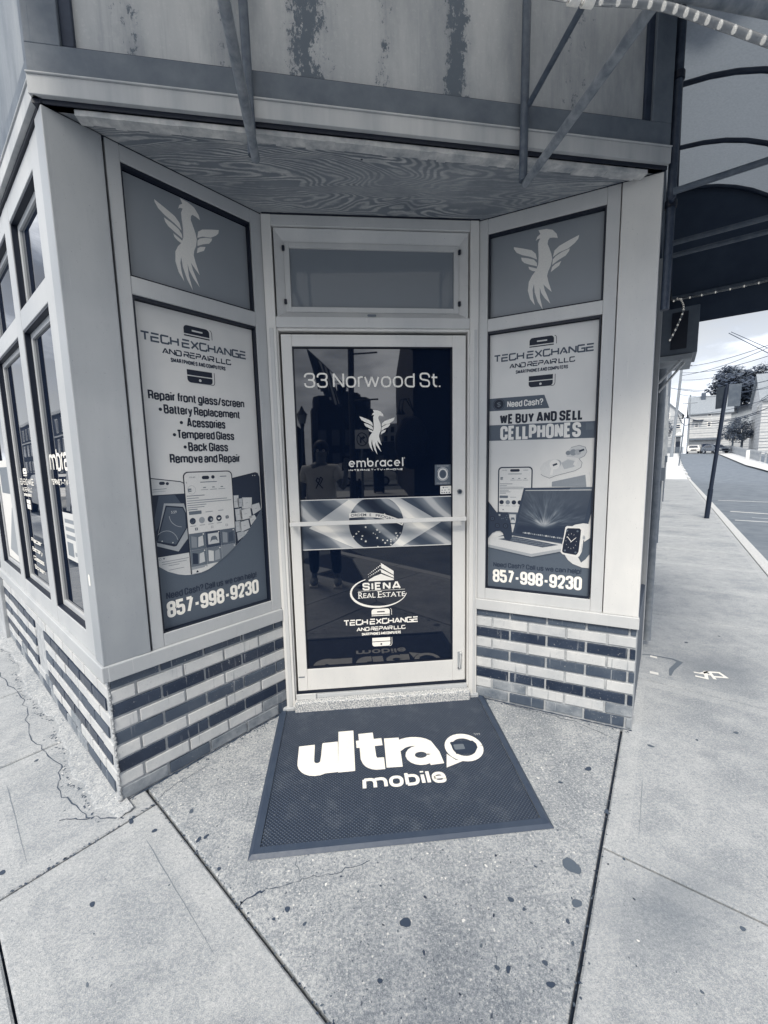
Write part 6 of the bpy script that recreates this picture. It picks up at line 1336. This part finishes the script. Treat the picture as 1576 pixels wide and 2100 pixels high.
# ------------------------------------------------------------------ across the left street (seen mirrored in the shop windows)
lb = thing('brick_building', LF(60, 20, 0), 'dark brick apartment block with pale window surrounds across the left street', 'building')
Cn = Vector(LF(10, 13.5, 0)); 
b = MB(); DBR = brick('dark_brick', .05, .09, .8, .2)
b.wbox(LF, 40, 96, 14, 26, -.1, 9.4, DBR); b.wbox(LF, 40, 60, 14, 26, 9.4, 10.2, DBR); b.build('wall', lb)
b = MB(); b.wbox(LF, 39.8, 96.2, 13.75, 14, 9.0, 9.4, TRM); b.wbox(LF, 39.9, 96.1, 13.9, 14, 6.0, 6.2, TRM); b.build('cornice', lb)
for r in range(3):
    for k in range(16):
        a = 41.6+k*3.4; z = 1.2+r*2.75
        f = MB(); f.wbox(LF, a-.12, a+1.12, 13.93, 14, z-.15, z+1.75, TRM); w0 = f.build('window_frame', lb)
        f = MB(); f.wbox(LF, a, a+1, 13.90, 13.929, z, z+1.6, glassy('far_glass', .02, 1.5)); f.build('pane', w0)
P_ = LF(10.5, 3.3, -.12); car('white car parked on the left street', P_, math.atan2(-LF.d.y, -LF.d.x), CW, True)
car('white car parked behind another on the left street', LF(17, 3.4, -.12), math.atan2(-LF.d.y, -LF.d.x), CW, False)
tree('dense street tree before the dark brick block', LF(44, 11, -.1), 5, 1.5, 3.6, 1.6, 1500, .14, 'street trees', 12)

# ------------------------------------------------------------------ the crossing behind the camera (seen mirrored in the door)
DK = varied('dark_facade', .010, .022, 2, .8)
cb = thing('corner_building', (-.9, -42, 0), 'big dark round-cornered building across the crossing', 'building')
b = MB(); pl = [(-3.95, -44), (-3.6, -41.2), (-2.9, -40.2), (-.3, -40), (2.4, -41.5), (3.0, -43), (3.0, -56), (-3.95, -56)]
b.prism(pl, -.1, 7.3, DK); b.prism([(x*.94-.05, y-.6) for x, y in pl], 7.3, 8.5, DK); b.prism([(x*.6-.1, y*.96-3) for x, y in pl], 8.5, 9.1, DK); b.build('wall', cb)
b = MB()
for k in range(4): b.box(-2.9+k*1.35, -2.1+k*1.35, -39.93-.0, -39.9, 3.4, 4.9, M('dim_window', .06, .3)); b.box(-2.9+k*1.35, -2.1+k*1.35, -39.93, -39.9, .5, 2.6, M('dim_window', .06, .3))
b.build('window', cb)
b = MB(); b.tube([(-1.4, -41, 9.1), (-1.4, -41, 9.9), (.1, -41, 9.9), (.1, -41, 9.1)], .05, DK, 5); b.box(-.9, .1, -42, -41.2, 9.1, 9.7, DK); b.build('roof_plant', cb)
rb = thing('brick_building', (5, -13, 0), 'tall dark brick building close across the side street', 'building')
b = MB(); b.prism([(2.30, -12), (9, -10.8), (14, -30), (3.9, -30)], -.1, 8.0, varied('black_brick', .006, .012, 5, .8)); b.build('wall', rb)
b = MB(); b.prism([(2.16, -11.85), (9.2, -10.6), (9.2, -11.2), (2.5, -12.5)], 5.35, 5.6, DK); b.build('cornice', rb)
b = MB(); b.lathe((3.35, -12.1, 4.15), [(.01, .38), (.2, .33), (.28, .1), (.28, -.2), (.27, -.35)], M('oval_emblem', .05, .5), 14); b.build('oval_plaque', rb)
for k in range(2):
    b = MB(); x = 2.05-.12*k; b.tube([(2.3, -11.8, 3.2+.0), (x+.05, -11.7, 3.65), (x-.15, -11.7, 3.6), (x-.2, -11.7, 3.3)], .02, DK, 6); b.lathe((x-.2, -11.7, 3.12), [(.12, 0), (.05, .12), (.02, .2)], DK, 10); b.build('gooseneck_lamp', rb)
dm = MB(); dm.ball((2.15, -11.6, 2.15), .75, DK, 16, 10, (.8, .6, 1.25)); tag(dm.build('dome_awning', None), 'dark domed awning over the side street shop door', 'awning')
ap_ = thing('apartment_block', (7, -62, 0), 'pale balconied apartment block far across the crossing', 'building')
b = MB(); b.box(5.4, 9.6, -66, -60, -.1, 7.4, varied('pale_block', .30, .38, 3, .8)); b.build('wall', ap_)
for r in range(5):
    b = MB(); [b.box(5.7+k*1.0, 6.2+k*1.0, -59.98, -59.9, .9+r*1.3, 1.7+r*1.3, DK) for k in range(4)]; b.build('window', ap_)
for (x0, x1, y, h_, t_, lab) in ((-14, -4.5, -34, 5.0, .03, 'low dark shop block left of the round-cornered building'), (3.1, 6.5, -50, 4.2, .05, 'low shop block right of the round-cornered building'), (-30, -14.5, -30, 7, .05, 'wide dim block at the far side of the crossing'), (10, 22, -46, 8, .08, 'dim row of buildings down the side street')):
    q = thing('shop_block', ((x0+x1)/2, y, 0), lab, 'building', 'low blocks across the crossing'); b = MB(); b.box(x0, x1, y-8, y, -.1, h_, varied('block_%d' % int(h_*10), t_, t_*1.6, 2, .8)); b.build('wall', q)
    b = MB(); n = int((x1-x0)/1.8)
    for k in range(n): b.box(x0+.5+k*1.8, x0+1.6+k*1.8, y+.01, y+.05, .6, 2.4, M('grey_shop_window', .22, .3))  # every pane in one even mid grey
    b.build('shop_window', q)
bp = thing('banner_pole', (.1, -11.2, 0), 'dark street pole with two banner arms and a flag bracket', 'pole')
b = MB(); b.tube([(.1, -11.2, -.12), (.1, -11.2, .9)], .14, POLE, 12); b.tube([(.1, -11.2, .9), (.15, -11.2, 7.5)], .10, POLE, 12); b.build('post', bp)
for z in (4.98, 3.5): b = MB(); b.tube([(.12, -11.2, z), (1.0, -11.2, z+.05)], .028, POLE, 8); b.build('banner_arm', bp)
fg = thing('street_flag', (-.6, -11.1, 4.2), 'drooping striped flag on a slanted staff fixed to the dark pole', 'flag')
b = MB(); b.tube([(.1, -11.2, 3.85), (-1.30, -11.05, 5.15)], .018, M('flag_staff', .3), 6); b.build('staff', fg)
stp = [M('flag_white', .5, .8), M('flag_dark', .05, .8)]
b = MB()
for k in range(8):
    x0 = -1.25+k*.085; x1 = x0+.085; zt0 = 5.08-k*.079; zt1 = 5.08-(k+1)*.079
    b.raw([(x0, -11.06+.05*math.sin(k), zt0), (x1, -11.06+.05*math.sin(k+1), zt1), (x1+.38, -11.0+.06*math.sin(k+1.5), zt1-1.15), (x0+.32, -11.0+.06*math.sin(k+.5), zt0-1.25)], [(0, 1, 2, 3)], stp[1] if k < 3 else stp[k % 2])
b.build('cloth', fg)
lp_ = thing('street_lamp', (-2.05, -16.5, 0), 'old-style street lamp with a pointed lantern at the crossing', 'street lamp')
b = MB(); b.lathe((-2.05, -16.5, -.12), [(.2, 0), (.2, .5), (.09, .8), (.07, 3.2), (.11, 3.4)], POLE, 12); b.build('post', lp_)
b = MB(); b.lathe((-2.05, -16.5, 3.3), [(.14, 0), (.22, .35), (.22, .4)], M('lantern_glass', .25, .2), 10); b.lathe((-2.05, -16.5, 3.7), [(.26, 0), (.10, .22), (.03, .4)], POLE, 10); b.build('lantern', lp_)
ns_ = thing('turn_sign', (.28, -7.4, 0), 'white square no-turn sign on a slim grey post', 'street sign')
b = MB(); b.tube([(.27, -7.43, -.1), (.27, -7.43, 2.3)], .03, SIG, 8); b.build('post', ns_)
SG = lambda u, o, z: (.28+u, -7.40+o, z)
class SGf: pass
A = Art(SG, 0); A.rr(-.17, .17, 1.82, 2.26, .02, .6, 1); A.stroke(unit_arc(0, 2.04, .125, .15, 0, 360, 28), .022, .03, 3); A.stroke([(-.035, 1.95), (-.035, 2.06), (.035, 2.08)], .035, .03, 3); A.poly([(.02, 2.03), (.02, 2.13), (.085, 2.085)], .03, 4); A.stroke([(-.09, 2.14), (.09, 1.94)], .02, .03, 5)
A.build('sign_plate', ns_)
mb_ = thing('mailbox', (1.45, -17.5, 0), 'squat dark mailbox on the far pavement', 'mailbox')
b = MB(); b.box(1.2, 1.7, -17.7, -17.2, .05, 1.0, DK); b.tube([(1.2, -17.45, 1.0), (1.7, -17.45, 1.0)], .25, DK, 16); b.build('body', mb_, .01)
b = MB(); [b.box(x, x+.06, y, y+.06, -.1, .06, DK) for x in (1.22, 1.62) for y in (-17.68, -17.28)]; b.build('leg', mb_)
hy = thing('fire_hydrant', (.4, -14.6, 0), 'dark fire hydrant by the crossing pole', 'hydrant')
b = MB(); b.lathe((.4, -14.6, -.1), [(.19, 0), (.19, .06), (.13, .08), (.13, .62), (.17, .64), (.15, .78), (.05, .88), (.04, .94)], DK, 14); b.tube([(.18, -14.6, .42), (.62, -14.6, .42)], .06, DK, 10); b.build('body', hy)
car('white car waiting across the crossing', (1.2, -27, -.12), 0, CW, True)
car('grey car parked down the side street behind the camera', (6.2, -30, -.12), 1.2, CG, True)
strip2 = MB(); strip2.face([(-30, -15.5, -.01), (12, -15.5, -.01), (12, -19.5, -.01), (-30, -19.5, -.01)][::-1], FARC); strip2.build('pavement', None, kind='structure')

# ------------------------------------------------------------------ the photographer, mirrored in the glass
SKIN = varied('skin', .16, .20, 8, .55); SHIRT = varied('white_tshirt_cloth', .66, .76, 6, .85, .2, 60); JEAN = varied('dark_trouser_cloth', .02, .04, 20, .9); SHOE = varied('grey_trainer', .22, .34, 20, .7); HAIR = varied('dark_hair', .006, .014, 60, .6)
def skin(name, V, E, Rr, m, parent, sub=2, root=0, post=None, **k):
    o0 = origin_of(parent) if parent else Vector((0, 0, 0))
    me = bpy.data.meshes.new(name); me.from_pydata([tuple(Vector(v)) for v in V], E, []); ob = bpy.data.objects.new(name, me); COL.objects.link(ob)
    sk = ob.modifiers.new('skin', 'SKIN'); sk.use_smooth_shade = True
    for i, r in enumerate(Rr): me.skin_vertices[0].data[i].radius = r if isinstance(r, tuple) else (r, r); me.skin_vertices[0].data[i].use_root = (i == root)
    sb = ob.modifiers.new('sub', 'SUBSURF'); sb.levels = sub; sb.render_levels = sub
    dg = bpy.context.evaluated_depsgraph_get(); m2 = bpy.data.meshes.new_from_object(ob.evaluated_get(dg)); bpy.data.objects.remove(ob); bpy.data.meshes.remove(me)
    if post: post(m2)
    for v in m2.vertices: v.co -= o0
    m2.materials.clear(); m2.materials.append(m); m2.name = name
    for p in m2.polygons: p.use_smooth = True
    o = bpy.data.objects.new(name, m2); COL.objects.link(o); o.parent = parent; return tag(o, k.get('label'), k.get('cat'))
px, py = -.42, -2.56
def q(x, y, z): return (px+x, py+y, z)
HC = q(.02, .07, 1.60)
V = [q(0, 0, .95), q(0, -.01, 1.12), q(0, -.01, 1.28), q(0, 0, 1.42), q(.005, .02, 1.49), q(.012, .045, 1.545), q(.02, .065, 1.60), q(.02, .065, 1.67),       # 0-7 torso, neck, head
     q(-.17, 0, 1.41), q(-.235, .02, 1.14), q(-.20, .14, .92),                                                                                              # 8-10 left arm hanging
     q(.17, 0, 1.41), q(.27, .10, 1.17), q(.315, .175, 1.40),                                                                                                # 11-13 right arm raised
     q(-.10, 0, .90), q(-.115, .03, .50), q(-.12, .0, .10), q(-.13, .10, .035), q(.10, 0, .90), q(.14, .05, .50), q(.16, .06, .10), q(.17, .17, .035)]      # 14-21 legs
E_ = [(0, 1), (1, 2), (2, 3), (3, 4), (4, 5), (5, 6), (6, 7), (3, 8), (8, 9), (9, 10), (3, 11), (11, 12), (12, 13), (0, 14), (14, 15), (15, 16), (16, 17), (0, 18), (18, 19), (19, 20), (20, 21)]
Rr = [(.155, .10), (.135, .095), (.155, .105), (.125, .085), (.055, .055), (.060, .065), (.075, .092), (.070, .085), .052, .040, .027, .052, .040, .027, .085, .055, .038, .04, .085, .055, .038, .04]
def hand(V, E_, Rr, wrist, wi, fwd, side, curl):
    f = Vector(fwd).normalized(); s_ = Vector(side).normalized(); c_ = Vector(curl).normalized(); w_ = Vector(wrist)
    for k, (off, ln) in enumerate(((-.032, .062), (-.011, .072), (.011, .078), (.031, .070))):
        base = len(V); p0 = w_+f*.075+s_*off; V += [tuple(w_+f*.03+s_*off*.7), tuple(p0), tuple(p0+f*ln*.4+c_*.012), tuple(p0+f*ln*.65+c_*.035), tuple(p0+f*ln*.75+c_*.055)]
        E_ += [(wi, base), (base, base+1), (base+1, base+2), (base+2, base+3), (base+3, base+4)]; Rr += [.014, .012, .0095, .009, .0075]
    base = len(V); V += [tuple(w_+f*.03+s_*.035), tuple(w_+f*.06+s_*.055+c_*.015), tuple(w_+f*.085+s_*.05+c_*.035)]; E_ += [(wi, base), (base, base+1), (base+1, base+2)]; Rr += [.015, .011, .009]
hand(V, E_, Rr, V[13], 13, (.0, .1, 1), (-.6, .5, 0), (.1, 1, 0)); hand(V, E_, Rr, V[10], 10, (.1, .5, -1), (.4, .8, .2), (.9, 0, 0))
pr = skin('person', V, E_, Rr, SKIN, None, 2, 0, label='photographer in a white t-shirt and dark trousers holding up a phone', cat='person')
# t-shirt, trousers, hair
skin('tshirt', [q(0, 0, .80), q(0, -.01, 1.02), q(0, -.01, 1.28), q(0, 0, 1.415), q(0, .01, 1.455), q(-.17, 0, 1.405), q(-.215, .01, 1.24), q(.17, 0, 1.405), q(.235, .06, 1.26)], [(0, 1), (1, 2), (2, 3), (3, 4), (3, 5), (5, 6), (3, 7), (7, 8)],
     [(.21, .15), (.20, .14), (.195, .135), (.15, .105), (.075, .075), .078, .068, .078, .068], SHIRT, pr, 2)
sh = kids(pr)[-1]
skin('trousers', [q(0, 0, 1.02), q(0, 0, .93), q(-.10, 0, .86), q(-.115, .03, .50), q(-.12, .0, .12), q(.10, 0, .86), q(.14, .05, .50), q(.16, .06, .12)], [(0, 1), (1, 2), (2, 3), (3, 4), (1, 5), (5, 6), (6, 7)], [(.165, .115), (.165, .12), .105, .075, .062, .105, .075, .062], JEAN, pr, 2)
for sx, sy in ((-.125, .055), (.165, .125)): b = MB(); b.ball(q(sx, sy, .045), .06, SHOE, 14, 9, (.85, 2.2, .85)); b.box(px+sx-.05, px+sx+.05, py+sy-.12, py+sy+.13, .002, .022, WM); b.build('shoe', pr)
b = MB(); b.ball(q(.02, .045, 1.665), .098, HAIR, 16, 11, (.92, 1.05, .98)); b.build('hair', pr)
b = MB(); b.ball(q(.02, .165, 1.605), .014, SKIN, 8, 6, (.8, 1, 1.4)); b.build('nose', pr)
b = MB(); [b.ball(q(.02+s_*.034, .148, 1.63), .013, WM, 8, 6) for s_ in (-1, 1)]; [b.ball(q(.02+s_*.034, .158, 1.63), .0075, GASK, 8, 6) for s_ in (-1, 1)]; b.build('eye', pr)
b = MB(); b.ball(q(.02, .148, 1.56), .02, M('lip', .09, .5), 8, 5, (1.1, .5, .3)); b.build('mouth', pr)
b = MB(); [b.ball(q(.02+s_*.082, .06, 1.61), .022, SKIN, 8, 6, (.35, .8, 1.3)) for s_ in (-1, 1)]; b.build('ear', pr)
fr_p = lambda u, o, z: (px+u, py+.150+o, z)
A = Art(fr_p, 0); A.stroke([(-.05, 1.19), (-.02, 1.25), (0, 1.29), (-.03, 1.31), (-.045, 1.28), (-.02, 1.25), (.03, 1.19)], .012, .02, 1); A.stroke([(-.0, 1.24), (.03, 1.30), (.01, 1.32), (-.01, 1.29)], .012, .02, 2); A.build('shirt_print', pr)
b = MB(); b.box(-.160, -.065, -2.385, -2.376, 1.405, 1.56, M('phone_black', .01, .2)); tag(b.build('smartphone', None, .004), 'dark smartphone held up in the photographer\'s hand', 'smartphone')
print('objects', len(bpy.data.objects))
